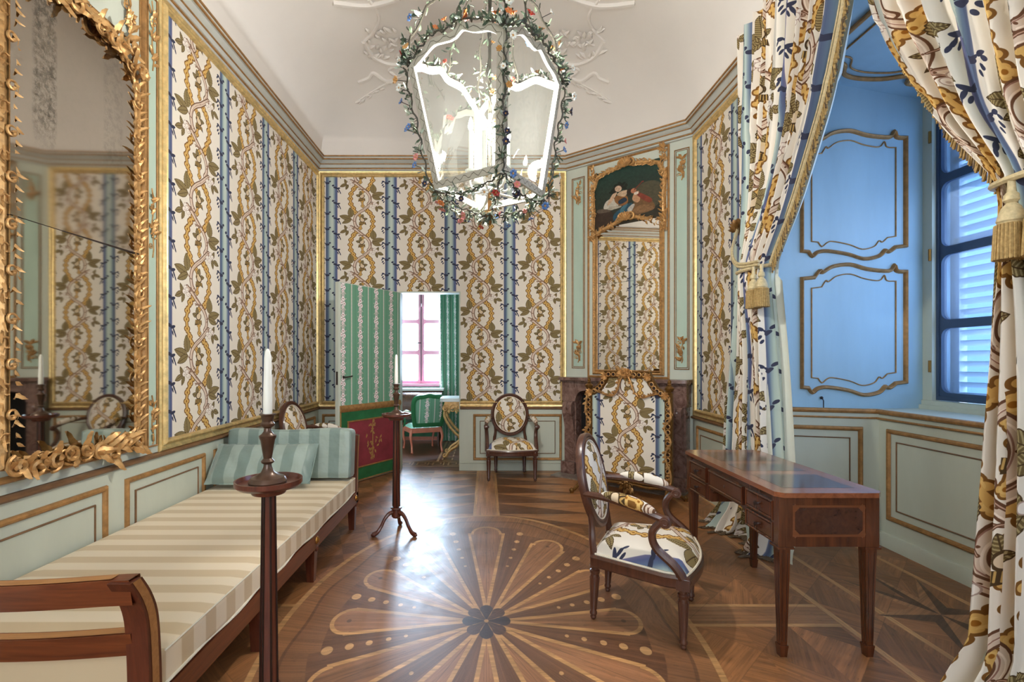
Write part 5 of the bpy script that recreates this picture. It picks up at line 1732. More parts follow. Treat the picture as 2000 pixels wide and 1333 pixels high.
carved_run(mb, upper, W_CHIM, .050, 7, .048, .030, .054)
for (u, v, s_) in ((um, zm + .13, 31), (um, zt + .01, 32)):
    scroll(mb, W_CHIM @ Vector((u - .05, v, .04)), R3 @ Vector((1, 0, 0)), R3 @ Vector((0, 1, 0)), .055, 1.3, .014, 1, 0)
    scroll(mb, W_CHIM @ Vector((u + .05, v, .04)), R3 @ Vector((-1, 0, 0)), R3 @ Vector((0, 1, 0)), .055, 1.3, .014, 1, 0)
    for k in range(7):
        an = -1.2 + 2.4 * k / 6
        acanthus(mb, W_CHIM @ Vector((u, v - .03, .045)), R3 @ Vector((math.sin(an), math.cos(an), .2)), CHN.to_3d(), .10, .05, .4)
for (u, v) in ((mu1 - .0, zt + .02), (mu0, zt - .02), (mu0, zm), (mu1, zm)):
    carved_spray(mb, W_CHIM, u, v, .11, .20, int(u * 100), 1, .03)
mb.build('carved_frame', M_GILTC, om, True)

# ---- fire screen
FSX, FSY, FSR = 1.375, 4.86, math.radians(-42)
fs = thing('fire_screen', 'carved gilt fire screen filled with the printed cloth, before the fireplace', 'fire screen', (FSX, FSY, 0), FSR)
SM = Matrix(((1, 0, 0, 0), (0, 0, -1, 0), (0, 1, 0, 0), (0, 0, 0, 1)))    # (u, v, w): w towards the room
sw, sb, ss, stp = .415, .185, 1.01, 1.20
outl = [(-sw, sb), (sw, sb), (sw, ss), (sw - .05, ss + .01), (sw - .12, ss + .05), (sw - .17, ss + .12), (sw - .20, stp), (-sw + .20, stp), (-sw + .17, ss + .12), (-sw + .12, ss + .05), (-sw + .05, ss + .01), (-sw, ss)]
mb = MB(); mb.prism(outl, -.012, .004, SM, 0, fuv_c(1.0, .40, -.10)); mb.build('cloth_panel', M_FABRIC, fs, smooth=False)
mb = MB()
mb.sweep(outl, [(-.034, -.022), (-.036, .016), (-.026, .028), (-.018, .020), (.020, .020), (.026, .028), (.036, .014), (.038, .0), (.036, -.02), (-.034, -.022)], SM, True)
fr = mb.build('frame', M_GILTDARK, fs)
mb = MB(); mb2 = MB()
pts = [Vector(p) for p in outl] + [Vector(outl[0])]
for i in range(len(outl)):
    d = pts[i + 1] - pts[i]; n = max(1, int(round(d.length / .052)))
    for k in range(n):
        p = pts[i] + d * ((k + .5) / n)
        mb.lathe([(.017, .018), (.017, .022), (.001, .022)], 12, 0, SM @ Matrix.Translation((p.x, p.y, 0)))
        mb2.tube([SM @ Vector((p.x + .020 * math.cos(t), p.y + .020 * math.sin(t), .023)) for t in [2 * math.pi * j / 12 for j in range(12)]], .004, 5, closed=True)
mb.build('dark_roundels', M_EBONY, fr)
rnd = random.Random(12)
Rs = SM.to_3x3(); fn_ = Vector((0, -1, 0))
def twist(path, r, seed):
    q = [SM @ Vector(p) for p in catmull(path, 8)]
    mb2.tube(q, r, 7)
    for i in range(0, len(q) - 1, 2):
        d = q[i + 1] - q[i]
        acanthus(mb2, q[i], d + Vector((random.Random(i + seed).uniform(-.02, .02), -.012, .012)), fn_, .05, .03, .5, nr=3)
for sg in (-1, 1):
    twist([(0, stp + .02, .03), (sg * .05, stp - .05, .04), (sg * .09, stp - .16, .035), (sg * .16, stp - .215, .03), (sg * .25, stp - .19, .03), (sg * .33, ss + .02, .03)], .011, 3)
    twist([(sg * (sw + .01), ss - .02, .03), (sg * (sw + .03), ss - .20, .03), (sg * (sw - .03), ss - .30, .035), (sg * (sw + .03), ss - .42, .03), (sg * (sw - .02), ss - .55, .035), (sg * (sw + .03), sb + .10, .03), (sg * (sw + .02), sb, .03)], .010, 9)
    for (u, v) in ((sg * (sw - .02), ss), (sg * (sw - .19), stp - .02), (sg * sw, sb + .03), (0, sb)):
        for k in range(8):
            an = k * math.pi / 4
            acanthus(mb2, SM @ Vector((u, v, .026)), Rs @ Vector((math.cos(an), math.sin(an), .3)), fn_, .055, .034, .5, nr=3)
for k in range(16):
    an = rnd.uniform(-1.7, 1.7)
    acanthus(mb2, SM @ Vector((rnd.uniform(-.06, .06), stp + rnd.uniform(-.02, .03), .03)), Rs @ Vector((math.sin(an), math.cos(an), .3)), fn_, rnd.uniform(.06, .10), .045, .5, nr=4)
for k in range(6): scroll(mb2, SM @ Vector((-.05 + .02 * k, stp + .03, .04)), (1, 0, 0), (0, 0, 1), .022, 1.2, .005, 1, k)
mb2.build('carved_garland', M_GILTC, fs)
for sg in (-1, 1):
    mb = MB()
    base = SM @ Vector((sg * (sw + .005), ss + .07, .0))
    mb.lathe([(.010, 0), (.024, .004), (.014, .014), (.012, .028), (.026, .040), (.036, .056), (.040, .072), (.030, .086), (.016, .094), (.020, .102), (.014, .112), (.018, .122), (.019, .132), (.012, .144), (.004, .152)], 16, 0, Matrix.Translation(base + Vector((0, 0, -.07))))
    for k in range(6):
        an = k * math.pi / 3
        acanthus(mb, base + Vector((.024 * math.cos(an), .024 * math.sin(an), -.03)), (math.cos(an), math.sin(an), .7), (0, 0, 1), .04, .03, .6, nr=3)
    mb.build('finial', M_GILTDARK, fs)
    for fy in (-1, 1):
        mb = MB()
        q = catmull([(sg * (sw - .02), fy * .0, sb + .01), (sg * (sw + .01), fy * .06, sb - .03), (sg * (sw + .03), fy * .13, sb - .09), (sg * (sw + .05), fy * .17, .055), (sg * (sw + .06), fy * .215, .030), (sg * (sw + .07), fy * .245, .040)], 6)
        mb.tube(q, [.020 - .004 * k / len(q) for k in range(len(q))], 8)
        mb.ball((sg * (sw + .066), fy * .235, .030), .026, 10, 6, 0, (1, 1, .9))
        mb.lathe([(.018, 0), (.018, .012), (.012, .016)], 12, 0, Matrix.Translation((sg * (sw + .066), fy * .235, 0)))
        for k in (6, 14, 22): acanthus(mb, Vector(q[k]), Vector(q[k + 1]) - Vector(q[k]), (0, 0, 1), .06, .035, .4, nr=3)
        mb.build('scroll_foot', M_GILTDARK, fs)
mb = MB(); mb.tube([(-sw, 0, sb - .035), (-.2, 0, sb - .06), (0, 0, sb - .045), (.2, 0, sb - .06), (sw, 0, sb - .035)], .016, 8); carved_spray(mb, SM, 0, sb - .05, .16, .07, 5, -1, .012); mb.build('stretcher', M_GILTDARK, fs)

# ---- great wall mirror above the daybed
gm = thing('wall_mirror', 'great gilt rococo mirror with spotted old glass above the daybed', 'mirror', (XL, 2.55, .85))
my0, my1, mz0, msh, mtop = 2.10, 2.89, .905, 3.03, 3.09
def mir_out(g=0.0):
    a, b, c, s_, t_ = my0 + g, my1 - g, mz0 + g, msh, mtop - g
    m = (a + b) / 2
    return [(a, c)] + [(m - .22, c - .02), (m, c - .03), (m + .22, c - .02)] + [(b, c), (b, 1.8), (b, s_ - .14), (b - .02, s_ - .05), (b - .07, s_ + .005), (b - .14, s_ + .02), (b - .25, s_ + .05), (m, t_ + .02), (a + .25, s_ + .05), (a + .14, s_ + .02), (a + .07, s_ + .005), (a + .02, s_ - .05), (a, s_ - .14), (a, 1.8)]
o = mir_out()
mid = 1.962
TILT = Matrix.Translation((2.89, 0, .002)) @ Matrix.Rotation(math.radians(1.32), 4, 'Y') @ Matrix.Translation((-2.89, 0, 0))
up_ = [p for p in o if p[1] > 1.9]
mb = MB(); mb.prism([(my1, mid + .002)] + up_ + [(my0, mid + .002)], .010, .016, W_LEFT @ TILT); mb.build('upper_glass', M_MIRTOP, gm, True, smooth=False)['label'] = 'upper mirror glass with dark decayed bands'
mb = MB(); mb.prism([p for p in o if p[1] < 1.0][0:5] + [(my1, mid - .002), (my0, mid - .002)], .010, .016, W_LEFT @ TILT); mb.build('lower_glass', M_MIRLOW, gm, True, smooth=False)
mb = MB(); flat(mb, W_LEFT, my0, my1, mid - .003, mid + .003, .030, 0, None, .01); mb.build('glass_seam', M_EBONY, gm, True, smooth=False)
mb = MB()
carved_run(mb, o, W_LEFT, .056, 4, .050, .030, .062)
rnd = random.Random(77)
Rl = W_LEFT.to_3x3(); nl = Vector((1, 0, 0))
for k in range(26):                                        # heavier scrollwork along the foot
    u = my0 + (my1 - my0) * (k + .5) / 26
    v = mz0 - .03 + rnd.uniform(-.035, .03)
    an = rnd.uniform(-1.5, 1.5) + (0 if u > 2.52 else math.pi)
    acanthus(mb, W_LEFT @ Vector((u, v, .045)), Rl @ Vector((math.cos(an), math.sin(an), .2)), nl, rnd.uniform(.08, .12), .055, rnd.uniform(.4, .8))
    if k % 3 == 0: scroll(mb, W_LEFT @ Vector((u, v, .05)), Rl @ Vector((1, 0, 0)), Rl @ Vector((0, 1, 0)), .048, 1.3, .012, rnd.choice((1, -1)), rnd.uniform(0, 6))
for k in range(20):
    t = k / 19
    for (u0, sg) in ((my1, 1), (my0, -1)):
        u = u0 - sg * (.38 * t); v = msh + .02 + .07 * t + rnd.uniform(-.05, .06)
        an = rnd.uniform(0, 6.28)
        acanthus(mb, W_LEFT @ Vector((u, v, .04)), Rl @ Vector((math.cos(an), math.sin(an), .2)), nl, rnd.uniform(.07, .11), .05, .6)
        if k % 4 == 0: scroll(mb, W_LEFT @ Vector((u, v, .05)), Rl @ Vector((1, 0, 0)), Rl @ Vector((0, 1, 0)), .05, 1.3, .012, rnd.choice((1, -1)), rnd.uniform(0, 6))
mb.build('carved_frame', M_GILTC, gm, True)
# ------------------------------------------------------------------ curtains
LEAD = [(3.86, 2.68), (3.33, 2.74), (2.86, 2.91), (2.61, 3.05), (2.34, 3.20), (2.13, 3.36), (2.0, 3.46), (1.6, 3.43), (.9, 3.38), (.15, 3.33), (0, 3.30)]
OUTR = [(3.86, 3.84), (3.0, 3.80), (2.4, 3.77), (2.0, 3.77), (1.6, 3.85), (.9, 3.96), (.15, 4.02), (0, 4.05)]


def smooth_tab(tab):
    zs = np.array([p[0] for p in tab][::-1]); ys = np.array([p[1] for p in tab][::-1])
    zz = np.linspace(0, 3.86, 200); yy = np.interp(zz, zs, ys)
    k = np.ones(9) / 9; yp = np.pad(yy, 4, 'edge'); yy = np.convolve(yp, k, 'valid')
    return lambda z: float(np.interp(z, zz, yy))


lead_f, outr_f = smooth_tab(LEAD), smooth_tab(OUTR)


def make_curtain(label, mirror, seed):
    rnd = random.Random(seed)
    Yf = (lambda y: 2 * NC - y) if mirror else (lambda y: y)
    t = thing('curtain', label, 'curtain', (1.95, Yf(3.7), 0), 0, 'printed curtains of the window recess')
    NS, NZ = 150, 90
    zs = [3.86 * (1 - j / NZ) for j in range(NZ + 1)]
    ph = [rnd.uniform(0, 6.28) for k in range(8)]
    def pos(s_, z):
        yo, yl = outr_f(z), lead_f(z)
        gather = math.exp(-((z - 2.0) / .45) ** 2)
        amp = .050 * (1 - .35 * gather) if z > 2 else .058 * (1 - .3 * gather)
        if z > 3.0: amp = .050 - .030 * (z - 3.0) / .86 + .012
        w = s_ + .020 * math.sin(2.2 * z + ph[0]) * math.sin(math.pi * s_) + .014 * math.sin(5 * z + ph[1]) * math.sin(math.pi * s_)
        nf = 8.5
        f_ = math.sin(2 * math.pi * nf * w + ph[2]) + .35 * math.sin(2 * math.pi * nf * 2.3 * w + ph[3] + z)
        x = 1.955 - amp * f_ * (1 - .3 * math.sin(math.pi * s_))
        # the swag sags forward towards the leading edge above the tie
        x -= .07 * math.sin(math.pi * min(1, s_)) * gather
        y = yo + (yl - yo) * (w + .022 * math.cos(2 * math.pi * nf * w + ph[2]) * (1 - gather))
        if z < .26:                                         # cloth pooling on the floor
            q = (1 - z / .26)
            x -= .13 * q ** 1.5 * (.6 + .5 * math.sin(9 * s_ + ph[4])) + .02 * q * math.sin(31 * s_ + 20 * z)
            y += (.05 * q ** 1.5) * math.sin(13 * s_ + ph[5]) - .06 * q * (s_ - .5)
            z = max(.012, z + .025 * q * math.sin(17 * s_ + ph[6]) * (z / .26 + .2))
        return Vector((x, Yf(y), z))
    P_ = [[pos(i / NS, z) for i in range(NS + 1)] for z in zs]
    vlen = np.zeros((NZ + 1, NS + 1))
    for j in range(1, NZ + 1):
        for i in range(NS + 1): vlen[j, i] = vlen[j - 1, i] + (P_[j][i] - P_[j - 1][i]).length
    CW = 2.30
    mb = MB()
    vs = [p for r in P_ for p in r]
    SC = 1.6 if mirror else 1.4
    us = [(((.67 if mirror else .93) - (1 - i / NS) * CW / CLOTH_W / SC), (-vlen[j, i] / CLOTH_H / SC + .2)) for j in range(NZ + 1) for i in range(NS + 1)]
    w = NS + 1
    mb.add(vs, [(j * w + i, j * w + i + 1, (j + 1) * w + i + 1, (j + 1) * w + i) for j in range(NZ) for i in range(NS)], 0, None, us)
    dr = mb.build('drape', M_FABRIC, t, True, angle=180)
    mb = MB()
    lin = [[P_[j][i] + Vector((.03, 0, 0)) for i in (NS - 14, NS - 10, NS - 6, NS - 2)] + [P_[j][NS] + Vector((.05, (.045 if mirror else -.045) * (1 if zs[j] < 1.9 else 0), 0))] for j in range(NZ + 1)]
    vs = [p for r in lin for p in r]
    mb.add(vs, [(j * 5 + i, j * 5 + i + 1, (j + 1) * 5 + i + 1, (j + 1) * 5 + i) for j in range(NZ) for i in range(4)])
    mb.build('lining', M_LINING, t, True, angle=180)
    # braid and hanging fringe along the leading edge
    edge = [P_[j][NS] for j in range(NZ + 1) if zs[j] > 1.98]
    mb = MB(); mb.tube([p + Vector((-.006, 0, 0)) for p in edge], .011, 8)
    e2 = [p + Vector((-.010, (.022 if not mirror else -.022), .012)) for p in edge]; mb.tube(e2, .006, 6)
    mb.build('edge_braid', M_CORD, t, True)
    mb = MB()
    tot = sum((edge[k + 1] - edge[k]).length for k in range(len(edge) - 1)); n = int(tot / .0085); k, acc = 0, 0.0
    cum = [0]
    for a, b in zip(edge[:-1], edge[1:]): cum.append(cum[-1] + (b - a).length)
    for q in range(n):
        d = tot * (q + .5) / n
        while cum[k + 1] < d: k += 1
        p = edge[k].lerp(edge[k + 1], (d - cum[k]) / (cum[k + 1] - cum[k]))
        L = .078 + rnd.uniform(-.006, .006)
        dx, dy = rnd.uniform(-.008, .008), rnd.uniform(-.006, .006)
        ins = Vector((0, (-.014 if not mirror else .014), 0))
        mb.tube([p + Vector((-.004, 0, .0)), p + ins * .6 + Vector((dx * .4, dy * .4, -L * .5)), p + ins + Vector((dx, dy, -L))], [.0036, .0042, .0056], 5, q % 3 == 0)
    mb.build('fringe', [M_FRINGE, M_FRINGED], t, True)
    mb = MB()
    for i in range(0, NS):
        p = P_[NZ][i]
        for k in range(2):
            mb.tube([p + Vector((0, 0, .004)), p + Vector((-.02 + rnd.uniform(-.02, .01), rnd.uniform(-.02, .02), -.004)), p + Vector((-.045 + rnd.uniform(-.015, .01), rnd.uniform(-.02, .02), -.006))], [.004, .004, .003], 4)
    mb.build('hem_fringe', M_FRINGED, t, True)
    # tie-back: cord from the wall hook, band round the cloth, two tassels
    hook = Vector((2.06, Yf(4.02), 2.43)); tie = Vector((1.86, 3.39 if not mirror else 1.70, 2.02))
    mb = MB()
    for o in (0, .022): mb.tube(catmull([tuple(hook + Vector((-.02, 0, -o))), (1.91, Yf(3.86), 2.20 - o), (1.86, Yf(3.68), 2.06 - o), tuple(tie + Vector((0, 0, -o)))], 8), .010, 7)
    mb.tube([(1.95 + .105 * math.cos(a), Yf(3.60) + .15 * math.sin(a) * 1.1, 2.0 + .012 * math.cos(a)) for a in [2 * math.pi * k / 28 for k in range(28)]], .013, 7, closed=True)
    tb = mb.build('tieback_cord', M_CORD, t, True)
    for k, dy in ((0, .05), (1, -.05)):
        c = tie + Vector((-.01, dy, -.03))
        mb = MB()
        Mt = Matrix.Translation((c.x, c.y, c.z - .285))
        mb.lathe([(.010, .285), (.012, .235), (.020, .225), (.022, .205), (.014, .195), (.026, .18), (.036, .150), (.040, .132), (.036, .126), (.040, .122)], 18, 0, Mt)
        mb.lathe([(.039, .124), (.045, .06), (.046, 0), (.01, .002)], 26, 1, Mt)
        for q in range(26):
            an = 2 * math.pi * q / 26
            mb.tube([(c.x + .041 * math.cos(an), c.y + .041 * math.sin(an), c.z - .285 + .12), (c.x + .047 * math.cos(an), c.y + .047 * math.sin(an), c.z - .285 - .004)], .0045, 5, 1)
        mb.build('tassel', [M_CORD, M_FRINGE], tb, True)
    return t


make_curtain('printed curtain at the fireplace side of the recess, falling behind the writing desk', False, 4)
make_curtain('printed curtain nearest the viewer, swept across the window at the picture edge', True, 9)
for lab, y in (('gilt leaf-shaped curtain hook beside the curtain by the fireplace', 4.03), ('gilt curtain hook behind the nearest curtain', 2 * NC - 4.03)):
    o = thing('curtain_hook', lab, 'curtain hook', (XR - .03, y, 2.43), 0, 'gilt curtain hooks')
    mb = MB(); mb.tube([(0.03, 0, 0), (-.05, 0, 0)], .010, 8); mb.build('stem', M_GILTDARK, o)
    mb = MB(); mb.ball((-.06, 0, .0), .055, 14, 9, 0, (.45, .8, 1.15))
    for k in range(9): acanthus(mb, (-.07, 0, -.04), (-.15, math.sin(-1.3 + .32 * k), math.cos(-1.3 + .32 * k)), (-1, 0, 0), .10, .035, .3)
    mb.build('leaf_boss', M_GILTDARK, o)

# ------------------------------------------------------------------ flower lantern
LC = Vector((.017, 2.562, 0)); ZB, ZT = 2.205, 2.805
topc = [Vector((.079, 2.19, ZT)), Vector((.395, 2.645, ZT)), Vector((-.045, 2.929, ZT)), Vector((-.385, 2.479, ZT))]
botc = [Vector((.07, 2.257, ZB)), Vector((.300, 2.635, ZB)), Vector((-.035, 2.870, ZB)), Vector((-.255, 2.492, ZB))]
lan = thing('lantern', 'square glazed lantern wreathed in enamel flowers, hanging from the ceiling', 'lantern', (LC.x, LC.y, ZB))
rnd = random.Random(21)


def arch_h(t):
    return .105 * (math.sin(math.pi * t) ** .75) - .018 * math.exp(-((t - .5) / .06) ** 2) + .012 * math.sin(6 * math.pi * t) * math.sin(math.pi * t)


PET = list(M_PETAL.items())
flower_n = [0]


def flower(p, axis, r, col, parent):
    axis = Vector(axis).normalized(); a = axis.orthogonal().normalized(); b = axis.cross(a)
    mb = MB(); n = 6
    for k in range(n):
        an = 2 * math.pi * k / n
        d = a * math.cos(an) + b * math.sin(an)
        acanthus(mb, Vector(p) + d * r * .15, d + axis * .35, axis, r * .95, r * 1.0, .25, 0, 3)
    mb.ball(tuple(Vector(p) + axis * r * .18), r * .26, 7, 5, 1)
    mb.build('flower', [M_PETAL[col], M_PETAL['ochre']], parent, True)


def vine(pts, name, seed, dens=70, spread=.035, outw=None, fl=4, pale=.25, rs=.0045, leafL=.034, cols=None):
    """twining stem with enamel leaves, flowers on short stalks"""
    r = random.Random(seed)
    q = [Vector(p) for p in catmull([tuple(p) for p in pts], 10)]
    q = [p + Vector((.007 * math.sin(i * .9), .007 * math.cos(i * .9), .004 * math.sin(i * 1.7))) for i, p in enumerate(q)]
    mb = MB(); mb.tube(q, rs, 6, 0)
    L = sum((q[i + 1] - q[i]).length for i in range(len(q) - 1))
    n = int(L * dens * .85)
    fl_at = []
    for k in range(n):
        i = min(len(q) - 2, int(r.random() * (len(q) - 1)))
        p = q[i].lerp(q[i + 1], r.random())
        d = Vector((r.gauss(0, 1), r.gauss(0, 1), r.gauss(.2, 1))).normalized()
        if outw is not None: d = (d + outw * .8).normalized()
        ln = r.uniform(.3, 1) * spread
        mb.tube([p, p + d * ln], .0016, 4, 0)
        acanthus(mb, p + d * ln * .8, d + Vector((r.gauss(0, .4), r.gauss(0, .4), r.gauss(0, .4))), Vector((r.gauss(0, 1), r.gauss(0, 1), r.gauss(0, 1))), leafL * r.uniform(.6, 1.2), leafL * r.uniform(.4, .6), r.uniform(0, .5), 2 if r.random() < pale else 1, 3)
    for k in range(fl):
        i = int((k + .5 + r.uniform(-.3, .3)) / fl * (len(q) - 2))
        d = Vector((r.gauss(0, 1), r.gauss(0, 1), r.gauss(0, .7)))
        if outw is not None: d = d * .6 + outw * 1.4
        d.normalize(); ln = r.uniform(.6, 1.5) * spread + .015
        mb.tube([q[i], q[i] + d * ln], .002, 4, 0)
        fl_at.append((q[i] + d * ln, d))
    v = mb.build(name, [M_VINE, M_LEAF, M_LEAFP], lan, True)
    names = cols or ['red', 'orange', 'pink', 'navy', 'white', 'ochre', 'blue', 'white']
    for p, d in fl_at:
        flower(p, d + Vector((0, -.6, 0)), r.uniform(.014, .023), r.choice(names), lan)


for k in range(4):
    A, B, C, D = botc[k], botc[(k + 1) % 4], topc[(k + 1) % 4], topc[k]
    cen = (A + B + C + D) / 4
    nrm = (B - A).cross(D - A).normalized()
    if nrm.dot(cen - Vector((LC.x, LC.y, cen.z))) < 0: nrm = -nrm
    up = ((D + C) / 2 - (A + B) / 2).normalized()
    # outline of one face in 3-D: foot, post, scalloped head, post
    NT = 28
    head = [C.lerp(D, i / NT) + Vector((0, 0, arch_h(i / NT))) for i in range(NT + 1)]
    loop = [A, B] + head
    bw = .034
    inner = []
    nL = len(loop)
    for i in range(nL):
        d0 = (loop[i] - loop[i - 1]).normalized(); d1 = (loop[(i + 1) % nL] - loop[i]).normalized()
        n0, n1 = nrm.cross(d0), nrm.cross(d1)
        m = (n0 + n1).normalized(); kf = 1 / max(.5, m.dot(n0))
        q = loop[i] + m * bw * kf
        if (q - cen).length > (loop[i] - cen).length: q = loop[i] - m * bw * kf
        inner.append(q)
    mb = MB(); th = nrm * .007
    vs = [p + th for p in loop] + [p + th for p in inner] + [p - th for p in loop] + [p - th for p in inner]
    fs1, fs2 = [], []
    for i in range(nL):
        j = (i + 1) % nL
        fs1.append((i, j, nL + j, nL + i)); fs1.append((2 * nL + j, 2 * nL + i, 3 * nL + i, 3 * nL + j)); fs1.append((j, i, 2 * nL + i, 2 * nL + j))
        fs2.append((nL + i, nL + j, 3 * nL + j, 3 * nL + i))
    b0 = len(mb.v); mb.add(vs, fs1, 0); mb.f += [tuple(b0 + i for i in f) for f in fs2]; mb.mi += [1] * len(fs2)
    for i in range(nL):                                      # painted wave on the outer face
        a, b = (loop[i] + inner[i]) / 2 + th * 1.05, (loop[(i + 1) % nL] + inner[(i + 1) % nL]) / 2 + th * 1.05
        L = (b - a).length
        if L < .004: continue
        d = (b - a) / L; s_ = nrm.cross(d)
        if L > .1:
            n = int(L / .012); pts = [a + d * (L * q / n) + s_ * (.010 * math.sin(q * math.pi / 2.2)) for q in range(n + 1)]
            for p, q in zip(pts[:-1], pts[1:]):
                mb.add([p - s_ * .0018, p + s_ * .0018, q + s_ * .0018, q - s_ * .0018], [(0, 1, 2, 3)], 2)
    pts = []
    for i in range(NT + 1):
        j = i + 2
        c = (loop[j] + inner[j]) / 2 + th * 1.05; o = (inner[j] - loop[j]).normalized()
        pts.append((c + o * (.010 * math.sin(i * math.pi / 2.2)), o))
    for (p, o), (q, o2) in zip(pts[:-1], pts[1:]):
        mb.add([p - o * .0018, p + o * .0018, q + o2 * .0018, q - o2 * .0018], [(0, 1, 2, 3)], 2)
    mb.build('pane_frame', [M_WHITEFRAME, M_WHITEEDGE, M_ZIGZAG], lan, True, smooth=False)
    mb = MB(); mb.add(inner, [tuple(range(nL))]); mb.build('glass_pane', M_GLASSL, lan, True, smooth=False)
    # vines on the post, over the head and under the foot
    ow = (D - Vector((LC.x, LC.y, D.z))).normalized()
    o1 = ow * .022
    vine([A + o1, A.lerp(D, .25) + o1 * 1.3, A.lerp(D, .5) + o1, A.lerp(D, .75) + o1 * 1.3, D + o1], 'post_vine', 30 + k, 110, .034, ow, 8, .35)
    hv = [p + nrm * .014 + Vector((0, 0, .014)) for p in head[::4]]
    vine(hv, 'head_vine', 40 + k, 150, .026, (nrm * .3 + Vector((0, 0, 1))).normalized(), 5, .12, cols=['red', 'orange', 'ochre', 'navy', 'white'])
    fv = [A.lerp(B, t) - Vector((0, 0, .012 + .045 * math.sin(math.pi * t))) + nrm * .01 for t in (0, .2, .4, .6, .8, 1)]
    vine(fv, 'foot_vine', 50 + k, 110, .030, Vector((0, 0, -.5)) + nrm * .3, 3, .4)
    tipz = Vector((LC.x, LC.y, ZB - .125))
    vine([A - Vector((0, 0, .01)), A.lerp(tipz, .35) + Vector((0, 0, -.03)), A.lerp(tipz, .7) + Vector((0, 0, -.012)), tipz], 'base_vine', 60 + k, 120, .026, Vector((0, 0, -.6)), 2, .4)
    crown = Vector((LC.x, LC.y, 3.42))
    vine([D + Vector((0, 0, .01)), D.lerp(crown, .12) + ow * .05 + Vector((0, 0, .04)), D.lerp(crown, .40) + ow * .06 + Vector((0, 0, .09)), D.lerp(crown, .75) + ow * .04 + Vector((0, 0, .05)), crown], 'crown_vine', 70 + k, 95, .036, ow, 6, .2, rs=.006, leafL=.038)
    mid_ = head[NT // 2]
    vine([mid_ + Vector((0, 0, .01)), mid_.lerp(crown, .3) + Vector((0, 0, .10)), mid_.lerp(crown, .7) + Vector((0, 0, .08)), crown], 'crown_vine', 80 + k, 80, .032, None, 3, .2)
mb = MB()
for k in range(4):
    a, b = botc[k], botc[(k + 1) % 4]
    c = Vector((LC.x, LC.y, ZB + .01))
    mb.tube([a, a.lerp(c, .5) + Vector((0, 0, -.02)), c], .007, 6)
mb.build('base_stay', M_WHITEEDGE, lan, True)
mb = MB(); mb.lathe([(.004, -.165), (.010, -.155), (.014, -.145), (.008, -.135), (.018, -.12), (.026, -.11), (.012, -.095), (.008, .02)], 14, 0, Matrix.Translation((LC.x, LC.y, ZB))); mb.build('bottom_finial', M_GILTDARK, lan, True)
mb = MB(); mb.tube([(LC.x, LC.y, ZB - .02), (LC.x, LC.y, 4.54)], .008, 8)
mb.lathe([(.05, 4.55), (.045, 4.50), (.02, 4.47), (.010, 4.45)], 16, 0, Matrix.Translation((LC.x, LC.y, 0))); mb.build('hanging_rod', M_VINE, lan, True)
vine([(LC.x, LC.y, ZB + .25), (LC.x + .008, LC.y, ZB + .45), (LC.x - .008, LC.y, ZB + .65), (LC.x, LC.y, ZB + 1.0), (LC.x, LC.y, 3.5)], 'centre_vine', 90, 95, .030, None, 9, .25, cols=['orange', 'ochre', 'white', 'orange'])
# candles
for k in range(6):
    an = 2 * math.pi * k / 6 + .25
    c = Vector((LC.x + .100 * math.cos(an), LC.y + .100 * math.sin(an), 0))
    zc = 2.27 + (.03 if k % 2 else 0)
    mb = MB()
    mb.tube(catmull([(LC.x, LC.y, 2.24), (LC.x + .05 * math.cos(an), LC.y + .05 * math.sin(an), 2.215), (c.x, c.y, 2.235), (c.x, c.y, zc)], 6), .006, 7)
    mb.lathe([(.006, 0), (.026, .006), (.030, .016), (.014, .016), (.013, .024)], 14, 0, Matrix.Translation((c.x, c.y, zc)))
    mb.build('candle_arm', M_WHITEEDGE, lan, True)
    mb = MB(); mb.lathe([(.0125, .016), (.0125, .215), (.006, .217)], 14, 0, Matrix.Translation((c.x, c.y, zc))); cs = mb.build('candle_sleeve', M_SLEEVE, lan, True)
    mb = MB(); mb.lathe([(.006, .217), (.012, .232), (.013, .245), (.009, .266), (.003, .285), (.001, .288)], 12, 0, Matrix.Translation((c.x, c.y, zc))); mb.build('bulb', M_FLAME, cs, True)['label'] = 'glowing flame-shaped bulb'
point_light('lantern_glow', (LC.x, LC.y, 2.53), .06, 185, (1.0, .955, .90))
# ------------------------------------------------------------------ the green room beyond
GX0, GX1, GY0, GY1, GZ = -2.6, 1.2, YB + .15, 8.30, 3.3
gw = (-1.455, -.727, .94, 2.50)
mb = MB()
mb.box(GX0 - .1, GX0, GY0, GY1, 0, GZ); mb.box(GX1, GX1 + .1, GY0, GY1, 0, GZ); mb.box(GX0, GX1, GY0, GY1 + .1, GZ, GZ + .1)
mb.box(GX0, gw[0], GY1, GY1 + .1, 0, GZ); mb.box(gw[1], GX1, GY1, GY1 + .1, 0, GZ); mb.box(gw[0], gw[1], GY1, GY1 + .1, 0, gw[2]); mb.box(gw[0], gw[1], GY1, GY1 + .1, gw[3], GZ)
wg = structure('wall_green_room', mb, M_GREENWALL, None, 'green walls of the room beyond the doorway', smooth=False)
W_GW = wall_matrix((0, GY1), (1, 0), (0, -1))
mb = MB(); flat(mb, W_GW, GX0, GX1, 0, .26, .02); mb.build('dado', M_GREENPAINT, wg, smooth=False)
mb = MB(); flat(mb, W_GW, GX0, GX1, 0, .06, .03); flat(mb, W_GW, GX0, GX1, .26, .29, .03); mb.build('dado_rail', M_CORAL, wg, smooth=False)
mb = MB(); mb.quad((GX0, YB, -.002), (GX1, YB, -.002), (GX1, GY1, -.002), (GX0, GY1, -.002))
fl = structure('floor_green_room', mb, M_DARKFLOOR, None, 'dark parquet floor with a pale meander border', smooth=False)
mb = MB()
def strip(x0, x1, y0, y1): mb.quad((x0, y0, .0005), (x1, y0, .0005), (x1, y1, .0005), (x0, y1, .0005))
